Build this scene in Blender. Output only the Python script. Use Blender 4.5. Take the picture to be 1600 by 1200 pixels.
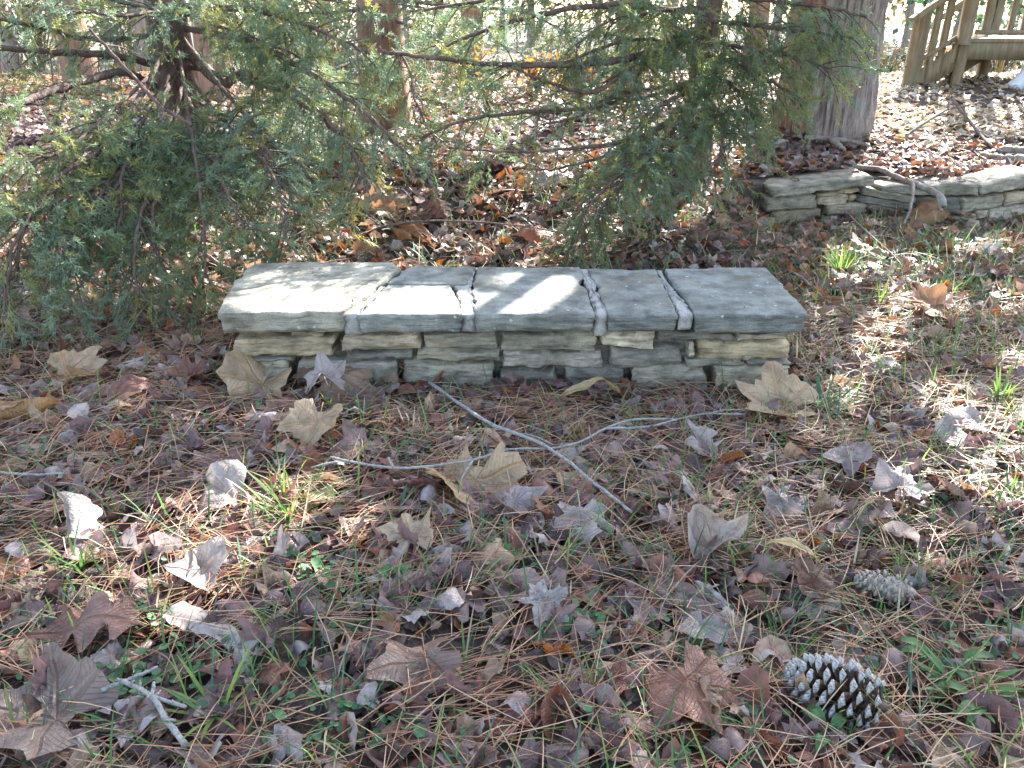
import bpy, math, random
import numpy as np
from mathutils import Vector, Matrix, Euler, noise as mnoise

# ------------------------------------------------------------------ clear
for o in list(bpy.data.objects): bpy.data.objects.remove(o)
S = bpy.context.scene
C = S.collection
R = np.random.default_rng(11)
random.seed(11)
rad = math.radians

# ------------------------------------------------------------------ camera
CAM_H, PITCH, FPX = 1.2, rad(25.0), 1250.0
cam = bpy.data.cameras.new('camera'); cam.sensor_width = 36; cam.lens = 36 * FPX / 1600
cam.clip_end = 2000; cam.clip_start = 0.05
co = bpy.data.objects.new('camera', cam); C.objects.link(co)
co.location = (0, 0, CAM_H); co.rotation_euler = (rad(90) - PITCH, 0, 0)
S.camera = co

# ------------------------------------------------------------------ light
SUN_AZ, SUN_EL = rad(25), rad(34)            # azimuth to the right of the view direction
SUN = Vector((math.sin(SUN_AZ) * math.cos(SUN_EL), math.cos(SUN_AZ) * math.cos(SUN_EL), math.sin(SUN_EL)))
W = bpy.data.worlds.new('World'); S.world = W; W.use_nodes = True
wn = W.node_tree.nodes; bg = wn['Background']
sky = wn.new('ShaderNodeTexSky'); sky.sky_type = 'NISHITA'; sky.sun_disc = False
sky.sun_elevation = SUN_EL; sky.sun_rotation = SUN_AZ
sky.air_density = 1.0; sky.dust_density = 1.5
hs = wn.new('ShaderNodeHueSaturation'); hs.inputs['Saturation'].default_value = 0.8   # pale winter sky
W.node_tree.links.new(sky.outputs[0], hs.inputs['Color']); W.node_tree.links.new(hs.outputs[0], bg.inputs[0]); bg.inputs[1].default_value = 0.145
sl = bpy.data.lights.new('sun', 'SUN'); sl.energy = 5.0; sl.angle = rad(0.53); sl.color = (1, 0.96, 0.91)
so = bpy.data.objects.new('sun', sl); C.objects.link(so)
so.rotation_euler = (-SUN).to_track_quat('-Z', 'Y').to_euler(); so.location = (6, 16, 14)
S.view_settings.view_transform = 'Standard'; S.view_settings.look = 'None'
S.view_settings.gamma = 1; S.view_settings.use_curve_mapping = False
S.view_settings.exposure = 2.35
S.cycles.max_bounces = 8; S.cycles.transparent_max_bounces = 4
S.cycles.diffuse_bounces = 4; S.cycles.transmission_bounces = 4
S.cycles.use_denoising = True

# ------------------------------------------------------------------ picture geometry
cp, sp = math.cos(PITCH), math.sin(PITCH)
def ray(px, py):
    a, b = (px - 800) / FPX, (600 - py) / FPX
    return Vector((a, cp + b * sp, -sp + b * cp))
def at_y(px, py, y):
    d = ray(px, py); t = y / d.y
    return Vector((0, 0, CAM_H)) + d * t
def at_z(px, py, z):
    d = ray(px, py); t = (z - CAM_H) / d.z
    return Vector((0, 0, CAM_H)) + d * t
def depth(p): return p[1] * cp + (CAM_H - p[2]) * sp
def to_px(p):
    d = depth(p); v = (p[2] - CAM_H) * cp + p[1] * sp
    return 800 + FPX * p[0] / d, 600 - FPX * v / d

# ------------------------------------------------------------------ terrain
def sst(a, b, x):
    t = np.clip((np.asarray(x, float) - a) / (b - a), 0, 1); return t * t * (3 - 2 * t)
WALL_PX = [(1140, 4.95), (1195, 4.90), (1366, 5.14), (1494, 4.80), (1600, 5.12), (1760, 5.35), (1950, 5.3)]
WALL_XY = [(at_y(a, 350, y).x, y) for a, y in WALL_PX]
def wall_y(x): return np.interp(x, [w[0] for w in WALL_XY], [w[1] for w in WALL_XY])
def bumps(x, y):
    return (0.010 * np.sin(3.1 * x + 1.3 * y + 1) + 0.008 * np.sin(5.3 * y - 2.2 * x) + 0.006 * np.sin(9.1 * x + 2) * np.sin(8.3 * y + 1))
def T(x, y):
    x = np.asarray(x, float); y = np.asarray(y, float)
    soft = sst(3.3, 6.2, y) * 0.34 + sst(5.8, 8.6, y) * 0.20
    yw = wall_y(x)
    hard = np.where(y > yw + 0.10, 0.225 + 0.12 * sst(0.1, 1.6, y - yw) + sst(5.8, 8.6, y) * 0.195, 0.012)
    m = sst(1.25, 1.62, x)
    z = soft * (1 - m) + hard * m
    z = z - sst(9.4, 15, y) * 0.95 + sst(40, 120, y) * 0.5
    fade = 1 - 0.85 * ((np.abs(x) < 1.15) & (y > 2.4) & (y < 3.2))
    z = z - 0.03 * ((x > 1.5) & (y < yw + .06) & (y > yw - .35)) - 0.022 * np.exp(-((y - 2.48) / .12) ** 2) * (np.abs(x) < 1.05)
    return z + bumps(x, y) * fade
def Tz(x, y): return float(T(x, y))
def on_ground(px, py):
    z = 0.0
    d = ray(px, py)
    t = 0.5
    while t < 60:
        p = Vector((0, 0, CAM_H)) + d * t
        if p.z <= Tz(p.x, p.y): break
        t += 0.02 if t < 14 else 0.2
    return Vector((p.x, p.y, Tz(p.x, p.y)))

# ------------------------------------------------------------------ objects and meshes
def tag(o, label=None, cat=None, group=None, kind=None):
    if label: o['label'] = label
    if cat: o['category'] = cat
    if group: o['group'] = group
    if kind: o['kind'] = kind
    return o
def thing(name, loc, label, cat, group=None):
    o = bpy.data.objects.new(name, None); C.objects.link(o); o.location = loc; o.empty_display_size = 0.1
    return tag(o, label, cat, group)
def wloc(o):
    v = Vector(o.location)
    return v if o.parent is None else v + wloc(o.parent)
def link(name, me, parent=None, keep=True):
    o = bpy.data.objects.new(name, me); C.objects.link(o)
    if parent is not None:
        o.parent = parent
        if keep: o.matrix_parent_inverse = Matrix.Translation(-wloc(parent)) if parent.type == 'EMPTY' else Matrix.Identity(4)
    return o
def mesh_np(name, V, Tr, mats, col=None, smooth=True, uv=None, mi=None):
    V = np.asarray(V, np.float32); Tr = np.asarray(Tr, np.int32)
    me = bpy.data.meshes.new(name)
    me.vertices.add(len(V)); me.vertices.foreach_set('co', V.ravel())
    n = len(Tr)
    me.loops.add(n * 3); me.loops.foreach_set('vertex_index', Tr.ravel())
    me.polygons.add(n); me.polygons.foreach_set('loop_start', np.arange(0, 3 * n, 3, dtype=np.int32))
    me.polygons.foreach_set('loop_total', np.full(n, 3, np.int32))
    if smooth: me.polygons.foreach_set('use_smooth', np.ones(n, bool))
    for m in (mats if isinstance(mats, (list, tuple)) else [mats]): me.materials.append(m)
    if mi is not None: me.polygons.foreach_set('material_index', np.asarray(mi, np.int32))
    if col is not None:
        a = me.color_attributes.new('tint', 'FLOAT_COLOR', 'POINT')
        c4 = np.ones((len(V), 4), np.float32); c4[:, :3] = col
        a.data.foreach_set('color', c4.ravel())
    if uv is not None:
        u = me.uv_layers.new(name='UVMap')
        u.data.foreach_set('uv', np.asarray(uv, np.float32)[Tr.ravel()].ravel())
    me.update(calc_edges=True); me.validate()
    return me
class MB:
    def __init__(s): s.V, s.T, s.c, s.n, s.m = [], [], [], 0, []
    def add(s, V, Tr, col=None, mi=0):
        V = np.asarray(V, float); Tr = np.asarray(Tr, int)
        s.V.append(V); s.T.append(Tr + s.n); s.n += len(V); s.m.append(np.full(len(Tr), mi))
        s.c.append(np.broadcast_to(np.asarray(col if col is not None else (1, 1, 1), float), (len(V), 3)))
    def mesh(s, name, mats, smooth=True, tint=True):
        return mesh_np(name, np.concatenate(s.V), np.concatenate(s.T), mats, np.concatenate(s.c) if tint else None, smooth, mi=np.concatenate(s.m))
def quads(F):
    F = np.asarray(F, int); return np.concatenate([F[:, [0, 1, 2]], F[:, [0, 2, 3]]])
def grid_tris(nu, nv, wrap=False, off=0):
    i, j = np.meshgrid(np.arange(nu - 1), np.arange(nv if wrap else nv - 1), indexing='ij')
    a = i * nv + j; b = i * nv + (j + 1) % nv; c = (i + 1) * nv + (j + 1) % nv; d = (i + 1) * nv + j
    return quads(np.stack([a, b, c, d], -1).reshape(-1, 4)) + off
def smooth_path(P, n):
    P = np.asarray(P, float); k = len(P)
    t = np.linspace(0, k - 1, n); out = []
    Q = np.vstack([2 * P[0] - P[1], P, 2 * P[-1] - P[-2]])
    for x in t:
        i = min(int(x), k - 2); f = x - i
        a, b, c, d = Q[i], Q[i + 1], Q[i + 2], Q[i + 3]
        out.append(0.5 * ((2 * b) + (c - a) * f + (2 * a - 5 * b + 4 * c - d) * f * f + (3 * b - a - 3 * c + d) * f ** 3))
    return np.array(out)
def tube(P, r, n=7, rough=0.0, cap=True):
    P = np.asarray(P, float); k = len(P); r = np.broadcast_to(np.asarray(r, float), (k,))
    tan = np.gradient(P, axis=0); tan /= np.linalg.norm(tan, axis=1)[:, None] + 1e-9
    u = np.cross(tan[0], [0.3, 0.2, 1]); u /= np.linalg.norm(u) + 1e-9
    V = []
    ang = np.linspace(0, 2 * np.pi, n, endpoint=False)
    for i in range(k):
        u = u - tan[i] * np.dot(u, tan[i]); u /= np.linalg.norm(u) + 1e-9
        v = np.cross(tan[i], u)
        rr = r[i] * (1 + rough * R.uniform(-1, 1, n))
        V.append(P[i] + np.cos(ang)[:, None] * u * rr[:, None] + np.sin(ang)[:, None] * v * rr[:, None])
    V = np.concatenate(V); Tr = grid_tris(k, n, True)
    if cap:
        V = np.vstack([V, P[0], P[-1]]); a, b = len(V) - 2, len(V) - 1
        j = np.arange(n); j2 = (j + 1) % n
        Tr = np.vstack([Tr, np.stack([j2, j, np.full(n, a)], 1), np.stack([(k - 1) * n + j, (k - 1) * n + j2, np.full(n, b)], 1)])
    return V, Tr

# ------------------------------------------------------------------ materials
def new_mat(name):
    m = bpy.data.materials.new(name); m.use_nodes = True; nt = m.node_tree
    b = nt.nodes['Principled BSDF']; return m, nt, b
def N(nt, t, **kw):
    n = nt.nodes.new('ShaderNode' + t)
    for k, v in kw.items(): setattr(n, k, v)
    return n
def L(nt, a, b): nt.links.new(a, b)
def noise(nt, scale, detail=4, vec=None, rough=0.55):
    n = N(nt, 'TexNoise'); n.inputs['Scale'].default_value = scale; n.inputs['Detail'].default_value = detail
    n.inputs['Roughness'].default_value = rough
    if vec is not None: L(nt, vec, n.inputs['Vector'])
    return n.outputs['Fac']
def ramp(nt, fac, stops):
    r = N(nt, 'ValToRGB'); e = r.color_ramp.elements
    while len(e) < len(stops): e.new(0.5)
    for i, (p, c) in enumerate(stops):
        e[i].position = p; e[i].color = (*(c if hasattr(c, '__len__') else (c, c, c)), 1)
    L(nt, fac, r.inputs[0]); return r.outputs[0]
def mix(nt, fac, a, b, mode='MIX'):
    m = N(nt, 'Mix', data_type='RGBA', blend_type=mode)
    for s, v in ((0, fac), (6, a), (7, b)):
        if hasattr(v, 'is_output'): L(nt, v, m.inputs[s])
        elif s == 0: m.inputs[0].default_value = v
        else: m.inputs[s].default_value = (*v, 1) if len(v) == 3 else v
    return m.outputs[2]
def math_(nt, op, a, b=None):
    m = N(nt, 'Math', operation=op)
    for i, v in ((0, a), (1, b)):
        if v is None: continue
        if hasattr(v, 'is_output'): L(nt, v, m.inputs[i])
        else: m.inputs[i].default_value = v
    return m.outputs[0]
def coords(nt, scale=(1, 1, 1), which='Object'):
    t = N(nt, 'TexCoord'); mp = N(nt, 'Mapping'); mp.inputs['Scale'].default_value = scale
    L(nt, t.outputs[which], mp.inputs['Vector']); return mp.outputs[0]
def bump(nt, b, h, strength=0.5, dist=0.01):
    n = N(nt, 'Bump'); n.inputs['Strength'].default_value = strength; n.inputs['Distance'].default_value = dist
    L(nt, h, n.inputs['Height']); L(nt, n.outputs[0], b.inputs['Normal']); return n.outputs[0]
def translucent(nt, b, col, fac, sat=1.3, val=1.2, normal=None):
    tr = N(nt, 'BsdfTranslucent'); ms = N(nt, 'MixShader'); ms.inputs[0].default_value = fac
    h = N(nt, 'HueSaturation'); h.inputs['Saturation'].default_value = sat; h.inputs['Value'].default_value = val
    L(nt, col, h.inputs['Color']); L(nt, h.outputs[0], tr.inputs[0])
    out = nt.nodes['Material Output']
    L(nt, b.outputs[0], ms.inputs[1]); L(nt, tr.outputs[0], ms.inputs[2]); L(nt, ms.outputs[0], out.inputs[0])

def tinted(name, rough=0.5, trans=0.3, sat=1.3, val=1.2, spec=0.4, obj_color=False, mottle=True, veins=False, mscale=60):
    m, nt, b = new_mat(name)
    if obj_color:
        src = N(nt, 'ObjectInfo').outputs['Color']
    else:
        a = N(nt, 'Attribute'); a.attribute_name = 'tint'; src = a.outputs['Color']
    col = src
    if mottle:
        v = coords(nt)
        f = noise(nt, mscale, 5, v)
        col = mix(nt, 1.0, col, ramp(nt, f, [(0.28, 0.50), (0.5, 1.0), (0.75, 1.35)]), 'MULTIPLY')
        sp_ = noise(nt, mscale * 6, 2, v)
        col = mix(nt, ramp(nt, sp_, [(0.64, 0), (0.72, 0.5)]), col, (0.05, 0.03, 0.025))
    if veins:
        uv = N(nt, 'UVMap'); sx = N(nt, 'SeparateXYZ'); L(nt, uv.outputs[0], sx.inputs[0])
        # u = fan of main veins (0 at a vein), v = radius
        w = math_(nt, 'ABSOLUTE', sx.outputs[0])
        line = ramp(nt, w, [(0.0, 1), (0.035, 0)])
        col = mix(nt, math_(nt, 'MULTIPLY', line, 0.7), col, mix(nt, 1.0, src, (1.5, 1.35, 1.2), 'MULTIPLY'))
        wv = N(nt, 'TexWave'); wv.bands_direction = 'Y'; wv.inputs['Scale'].default_value = 4.2; wv.inputs['Distortion'].default_value = 3.5; wv.inputs['Detail Scale'].default_value = 1.2
        cb = N(nt, 'CombineXYZ'); L(nt, sx.outputs[0], cb.inputs[0]); L(nt, math_(nt, 'SUBTRACT', sx.outputs[1], math_(nt, 'MULTIPLY', w, 0.8)), cb.inputs[1])
        L(nt, cb.outputs[0], wv.inputs['Vector'])
        sv = ramp(nt, wv.outputs['Fac'], [(0.86, 0), (1.0, 1)])
        col = mix(nt, math_(nt, 'MULTIPLY', sv, 0.16), col, mix(nt, 1.0, src, (1.4, 1.3, 1.15), 'MULTIPLY'))
        h = math_(nt, 'ADD', math_(nt, 'MULTIPLY', line, 0.8), math_(nt, 'ADD', math_(nt, 'MULTIPLY', sv, 0.2), f))
        bump(nt, b, h, 0.6, 0.003 if not obj_color else 0.03)
    L(nt, col, b.inputs['Base Color']); b.inputs['Roughness'].default_value = rough
    b.inputs['Specular IOR Level'].default_value = spec
    if trans: translucent(nt, b, col, trans, sat, val)
    return m
M = {}
M['leaf'] = tinted('dead_leaf', 0.42, 0.28, 1.25, 1.25, 0.5, True, True, True, 4.5)
M['litter'] = tinted('leaf_litter', 0.42, 0.26, 1.2, 1.25, 0.5, False, True, True, 45)
M['needle'] = tinted('pine_straw', 0.5, 0.15, 1.1, 1.2, 0.4, mottle=False)
M['grass'] = tinted('grass_blade', 0.45, 0.45, 1.1, 1.6, 0.35, mottle=False)
M['dry'] = tinted('dry_growth', 0.6, 0.22, 1.1, 1.1, 0.2, mottle=False)
M['cedar'] = tinted('cedar_foliage', 0.38, 0.45, 1.2, 1.6, 0.7, mottle=False)
M['weed'] = tinted('weed_leaf', 0.5, 0.3, 1.1, 1.4, 0.3, mottle=True, mscale=80)

def bark_mat(name, c1, c2, c3=None, scale=14, stretch=0.16, lichen=0.0, bd=0.02):
    m, nt, b = new_mat(name); v = coords(nt, (1, 1, stretch))
    f = noise(nt, scale, 6, v, 0.65); g = noise(nt, scale * 4, 4, v)
    col = ramp(nt, f, [(0.3, c1), (0.52, c2), (0.72, c3 or c2)])
    col = mix(nt, 0.35, col, ramp(nt, g, [(0.3, c1), (0.7, c2)]))
    if lichen:
        lf = noise(nt, 5, 6, coords(nt), 0.7)
        col = mix(nt, ramp(nt, lf, [(0.56 - 0.1 * lichen, 0), (0.66, 1)]), col, (0.30, 0.33, 0.28))
    L(nt, col, b.inputs['Base Color']); b.inputs['Roughness'].default_value = 0.85
    bump(nt, b, math_(nt, 'ADD', f, math_(nt, 'MULTIPLY', g, 0.4)), 0.9, bd); return m
M['bark_cedar'] = bark_mat('cedar_bark', (0.05, 0.032, 0.025), (0.15, 0.095, 0.075), (0.22, 0.16, 0.13), 22)
M['bark_red'] = bark_mat('red_bark', (0.11, 0.06, 0.04), (0.30, 0.165, 0.105), (0.40, 0.27, 0.19), 14)
M['bark_grey'] = bark_mat('grey_bark', (0.18, 0.14, 0.12), (0.48, 0.385, 0.335), (0.58, 0.51, 0.46), 30, 0.12, 0.35, 0.05)
M['bark_twig'] = bark_mat('twig_bark', (0.10, 0.07, 0.055), (0.20, 0.155, 0.13), (0.3, 0.26, 0.23), 30, 0.4)
M['lichen_twig'] = bark_mat('lichen_stick', (0.10, 0.08, 0.065), (0.33, 0.325, 0.31), (0.50, 0.51, 0.50), 75, 0.9, 0.2, 0.006)
M['dead_wood'] = bark_mat('dead_wood', (0.10, 0.075, 0.06), (0.24, 0.195, 0.165), (0.42, 0.36, 0.31), 30, 0.3, 0.2, 0.006)

def stone_mat(name, strata=3.0, spots=0.0, use_obj=True, base=(0.25, 0.25, 0.22)):
    m, nt, b = new_mat(name)
    src = N(nt, 'ObjectInfo').outputs['Color'] if use_obj else None
    v = coords(nt); vs = coords(nt, (2.5, 2.5, 16))
    big = noise(nt, 9, 6, v, 0.6); st = noise(nt, 5, 5, vs, 0.6); fine = noise(nt, 160, 4, v, 0.65)
    base_ = src if use_obj else mix(nt, 0.0, base, base)
    col = mix(nt, 1.0, base_, ramp(nt, big, [(0.3, 0.5), (0.5, 1.0), (0.7, 1.4)]), 'MULTIPLY')
    col = mix(nt, 1.0, col, ramp(nt, st, [(0.34, 0.55), (0.5, 1.0), (0.66, 1.25)]), 'MULTIPLY')
    col = mix(nt, 1.0, col, ramp(nt, fine, [(0.25, 0.75), (0.7, 1.15)]), 'MULTIPLY')
    rust = noise(nt, 6.3, 4, coords(nt, (1, 1, 2)))
    col = mix(nt, ramp(nt, rust, [(0.55, 0), (0.75, 0.45)]), col, (0.30, 0.23, 0.13))
    alg = noise(nt, 12, 5, v)
    col = mix(nt, ramp(nt, alg, [(0.56, 0), (0.75, 0.5)]), col, (0.12, 0.135, 0.10))
    stain = noise(nt, 4.2, 6, coords(nt, (1, 1.6, 1)), 0.7)
    col = mix(nt, ramp(nt, stain, [(0.46, 0), (0.60, 0.26 if spots else 0.42)]), col, (0.10, 0.095, 0.07))
    pale = noise(nt, 7.7, 7, v, 0.75)
    col = mix(nt, ramp(nt, pale, [(0.54, 0), (0.68, 0.4)]), col, (0.42, 0.40, 0.34))
    if spots:
        vo = N(nt, 'TexVoronoi'); vo.inputs['Scale'].default_value = 21; L(nt, v, vo.inputs['Vector'])
        ds = math_(nt, 'ADD', vo.outputs['Distance'], math_(nt, 'MULTIPLY', noise(nt, 90, 3, v), 0.18))
        keep = N(nt, 'SeparateColor'); L(nt, vo.outputs['Color'], keep.inputs[0])
        thr = math_(nt, 'MULTIPLY', keep.outputs[0], 0.30 * spots)
        sp_ = math_(nt, 'LESS_THAN', ds, thr)
        col = mix(nt, math_(nt, 'MULTIPLY', sp_, 0.75), col, (0.52, 0.55, 0.52))
    L(nt, col, b.inputs['Base Color']); b.inputs['Roughness'].default_value = 0.8
    h = math_(nt, 'ADD', math_(nt, 'MULTIPLY', st, 0.8), math_(nt, 'ADD', math_(nt, 'MULTIPLY', fine, 0.25), big))
    bump(nt, b, h, 0.9, 0.016); return m
M['stone'] = stone_mat('fieldstone')
M['slab'] = stone_mat('bluestone_slab', spots=0.8)
m, nt, b = new_mat('mortar'); v = coords(nt)
f = noise(nt, 25, 6, v, 0.7); g = noise(nt, 190, 3, v, 0.7)
L(nt, mix(nt, 0.5, ramp(nt, f, [(0.36, (0.13, 0.12, 0.10)), (0.55, (0.46, 0.44, 0.40))]), ramp(nt, g, [(0.3, (0.22, 0.21, 0.185)), (0.65, (0.56, 0.54, 0.5))])), b.inputs['Base Color'])
b.inputs['Roughness'].default_value = 0.95; bump(nt, b, math_(nt, 'ADD', f, math_(nt, 'MULTIPLY', g, 0.6)), 0.9, 0.008); M['mortar'] = m
m, nt, b = new_mat('soil'); v = coords(nt)
f = noise(nt, 14, 6, v, 0.65); g = noise(nt, 90, 5, v, 0.7)
near = mix(nt, 0.5, ramp(nt, f, [(0.3, (0.035, 0.024, 0.02)), (0.7, (0.11, 0.078, 0.062))]), ramp(nt, g, [(0.35, (0.03, 0.02, 0.016)), (0.65, (0.15, 0.11, 0.085))]))
sx = N(nt, 'SeparateXYZ'); L(nt, v, sx.inputs[0])
far_f = ramp(nt, math_(nt, 'MULTIPLY', sx.outputs[1], 0.01), [(0.10, 0), (0.16, 1)])
h2 = noise(nt, 0.22, 5, v, 0.6); h3 = noise(nt, 2.2, 6, v, 0.7)
far = mix(nt, ramp(nt, h3, [(0.35, 0), (0.65, 1)]), ramp(nt, h2, [(0.36, (0.06, 0.075, 0.05)), (0.5, (0.11, 0.10, 0.065)), (0.64, (0.12, 0.085, 0.055))]), (0.09, 0.08, 0.05))
L(nt, mix(nt, far_f, near, far), b.inputs['Base Color']); b.inputs['Roughness'].default_value = 0.95
bump(nt, b, g, 0.8, 0.01); M['soil'] = m
m, nt, b = new_mat('weathered_wood'); v = coords(nt, (1, 1, 1)); 
f = noise(nt, 9, 5, coords(nt, (6, 6, 0.8)), 0.6); g = noise(nt, 3, 5, v, 0.7)
L(nt, mix(nt, ramp(nt, g, [(0.45, 0), (0.75, 0.6)]), ramp(nt, f, [(0.3, (0.12, 0.085, 0.045)), (0.7, (0.27, 0.205, 0.125))]), (0.16, 0.17, 0.09)), b.inputs['Base Color'])
b.inputs['Roughness'].default_value = 0.8; bump(nt, b, f, 0.4, 0.004); M['wood'] = m
m, nt, b = new_mat('white_plastic'); b.inputs['Base Color'].default_value = (0.6, 0.63, 0.68, 1); b.inputs['Roughness'].default_value = 0.4
L(nt, ramp(nt, noise(nt, 8, 4, coords(nt)), [(0.3, (0.52, 0.55, 0.6)), (0.7, (0.66, 0.69, 0.74))]), b.inputs['Base Color']); M['pipe'] = m
m, nt, b = new_mat('cone_scale_dark'); L(nt, ramp(nt, noise(nt, 70, 4, coords(nt)), [(0.3, (0.028, 0.018, 0.014)), (0.7, (0.13, 0.078, 0.056))]), b.inputs['Base Color']); b.inputs['Roughness'].default_value = 0.6; M['cone_dark'] = m
m, nt, b = new_mat('cone_scale_tip'); L(nt, ramp(nt, noise(nt, 6, 5, coords(nt)), [(0.36, (0.10, 0.09, 0.085)), (0.5, (0.34, 0.335, 0.32)), (0.68, (0.45, 0.44, 0.425))]), b.inputs['Base Color']); b.inputs['Roughness'].default_value = 0.8; M['cone_tip'] = m
m, nt, b = new_mat('cone_scale_grey'); L(nt, ramp(nt, noise(nt, 200, 4, coords(nt)), [(0.3, (0.10, 0.08, 0.07)), (0.65, (0.42, 0.37, 0.31))]), b.inputs['Base Color']); b.inputs['Roughness'].default_value = 0.8; M['cone_grey'] = m
m, nt, b = new_mat('seed_ball'); L(nt, ramp(nt, noise(nt, 120, 3, coords(nt)), [(0.3, (0.035, 0.02, 0.014)), (0.7, (0.12, 0.07, 0.045))]), b.inputs['Base Color']); b.inputs['Roughness'].default_value = 0.7; M['ball'] = m

# ------------------------------------------------------------------ the ground, one sheet to the horizon
def axis(lo, hi, step, far, grow):
    a = list(np.arange(lo, hi + 1e-6, step)); s = step
    up = [a[-1]]; 
    while up[-1] < far: s *= grow; up.append(up[-1] + s)
    dn = [a[0]]; s = step
    while dn[-1] > -far: s *= grow; dn.append(dn[-1] - s)
    return np.array(dn[:0:-1] + a + up[1:])
gx = axis(-5, 5.5, 0.06, 85, 1.25); gy = axis(-1, 10.5, 0.05, 85, 1.25)
X, Y = np.meshgrid(gx, gy, indexing='ij')
Vg = np.stack([X, Y, T(X, Y)], -1).reshape(-1, 3)
Tg = grid_tris(len(gx), len(gy))[:, ::-1]
o = link('ground', mesh_np('ground', Vg, Tg, M['soil'])); tag(o, 'leaf strewn woodland ground rising behind the bench', None, None, 'structure')

# ------------------------------------------------------------------ stones
def hexa(front, back, n=(9, 4, 4), rnd=0.5, amp=0.006, seed=0, strata=0.4):
    """front/back: quads (lower left, lower right, upper right, upper left) -> rounded, chipped block"""
    nu, nv, nw = n
    F = [np.array(p, float) for p in front]; B = [np.array(p, float) for p in back]
    pts, idx = [], {}
    def P(i, j, k):
        key = (i, j, k)
        if key in idx: return idx[key]
        u, v, w = i / nu, j / nv, k / nw
        a = (F[0] * (1 - u) + F[1] * u) * (1 - v) + (F[3] * (1 - u) + F[2] * u) * v
        b_ = (B[0] * (1 - u) + B[1] * u) * (1 - v) + (B[3] * (1 - u) + B[2] * u) * v
        p = a * (1 - w) + b_ * w
        c = (sum(F) + sum(B)) / 8
        q = np.array([2 * u - 1, 2 * v - 1, 2 * w - 1])
        e = np.sort(np.abs(q))
        corner = (e[1] ** 3) * rnd
        ext = np.linalg.norm(F[3] - F[0])
        d = c - p; 
        # round: pull edges in by a share of the height
        ln = np.linalg.norm(d) + 1e-9
        hx = np.linalg.norm(F[1] - F[0])
        pull = np.array([0.0, 0.0, 0.0])
        uax = (F[1] - F[0]) / (hx + 1e-9); vax = (F[3] - F[0]) / (ext + 1e-9); wax = (B[0] - F[0]); wax = wax / (np.linalg.norm(wax) + 1e-9)
        r = ext * 0.30 * rnd
        aq = np.abs(q)
        pull -= uax * np.sign(q[0]) * r * (aq[0] > .99) * max(aq[1], aq[2]) ** 4
        pull -= vax * np.sign(q[1]) * r * .8 * (aq[1] > .99) * max(aq[0], aq[2]) ** 6
        pull -= wax * np.sign(q[2]) * r * (aq[2] > .99) * max(aq[0], aq[1]) ** 4
        s = Vector((p[0] * 14 + seed * 3.7, p[1] * 14, p[2] * 26))
        nz = np.array(mnoise.noise_vector(s)) * amp + np.array(mnoise.noise_vector(s * 2.7)) * amp * .45
        lay = mnoise.noise(Vector((p[0] * 4, seed, p[2] * 90))) * amp * strata * 2
        split = mnoise.noise(Vector((p[0] * 7 + seed, p[1] * 3, p[2] * 20 + seed * 2)))
        nz = nz * (1, 1, .7) - wax * (lay * 1.6 + (amp * .9 if split > .12 else 0))
        idx[key] = len(pts); pts.append(p + pull + nz); return idx[key]
    Q = []
    for i in range(nu):
        for j in range(nv):
            Q.append((P(i, j, 0), P(i + 1, j, 0), P(i + 1, j + 1, 0), P(i, j + 1, 0)))
            Q.append((P(i, j, nw), P(i, j + 1, nw), P(i + 1, j + 1, nw), P(i + 1, j, nw)))
    for i in range(nu):
        for k in range(nw):
            Q.append((P(i, nv, k), P(i + 1, nv, k), P(i + 1, nv, k + 1), P(i, nv, k + 1)))
            Q.append((P(i, 0, k), P(i, 0, k + 1), P(i + 1, 0, k + 1), P(i + 1, 0, k)))
    for j in range(nv):
        for k in range(nw):
            Q.append((P(0, j, k), P(0, j + 1, k), P(0, j + 1, k + 1), P(0, j, k + 1)))
            Q.append((P(nu, j, k), P(nu, j, k + 1), P(nu, j + 1, k + 1), P(nu, j + 1, k)))
    return np.array(pts), quads(Q)

bench = thing('stone_bench', (0, 2.8, 0), 'low grey stone bench of five thick slabs on stacked fieldstones', 'bench')
OLIVE, TAN, GREY, DARK, PALE, PINK = (0.36, 0.285, 0.175), (0.45, 0.36, 0.245), (0.275, 0.245, 0.18), (0.175, 0.16, 0.13), (0.50, 0.42, 0.30), (0.32, 0.245, 0.205)
BS = [  # x0, x1, y top, y bottom (pixels of the front face), colour
 (361, 527, 524, 559, OLIVE), (456, 506, 516, 525, OLIVE), (530, 657, 521, 550, TAN), (660, 779, 519, 547, GREY), (782, 933, 519, 549, GREY),
 (936, 1024, 519, 545, PALE), (1028, 1150, 519, 534, DARK), (1153, 1233, 519, 532, GREY),
 (536, 646, 550, 564, DARK), (648, 783, 547, 565, GREY), (785, 945, 549, 577, (0.29, 0.25, 0.205)), (947, 1073, 541, 577, DARK), (1075, 1087, 536, 558, GREY),
 (1088, 1240, 533, 565, OLIVE), (1076, 1165, 561, 573, GREY), (1166, 1236, 565, 571, DARK), (380, 458, 559, 566, DARK),
 (362, 456, 555, 606, (0.32, 0.29, 0.21)), (459, 626, 562, 608, (0.29, 0.265, 0.215)), (628, 777, 565, 610, GREY), (779, 876, 577, 612, DARK), (878, 979, 577, 612, DARK),
 (983, 1110, 573, 614, GREY), (1112, 1240, 569, 614, PALE)]
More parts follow.
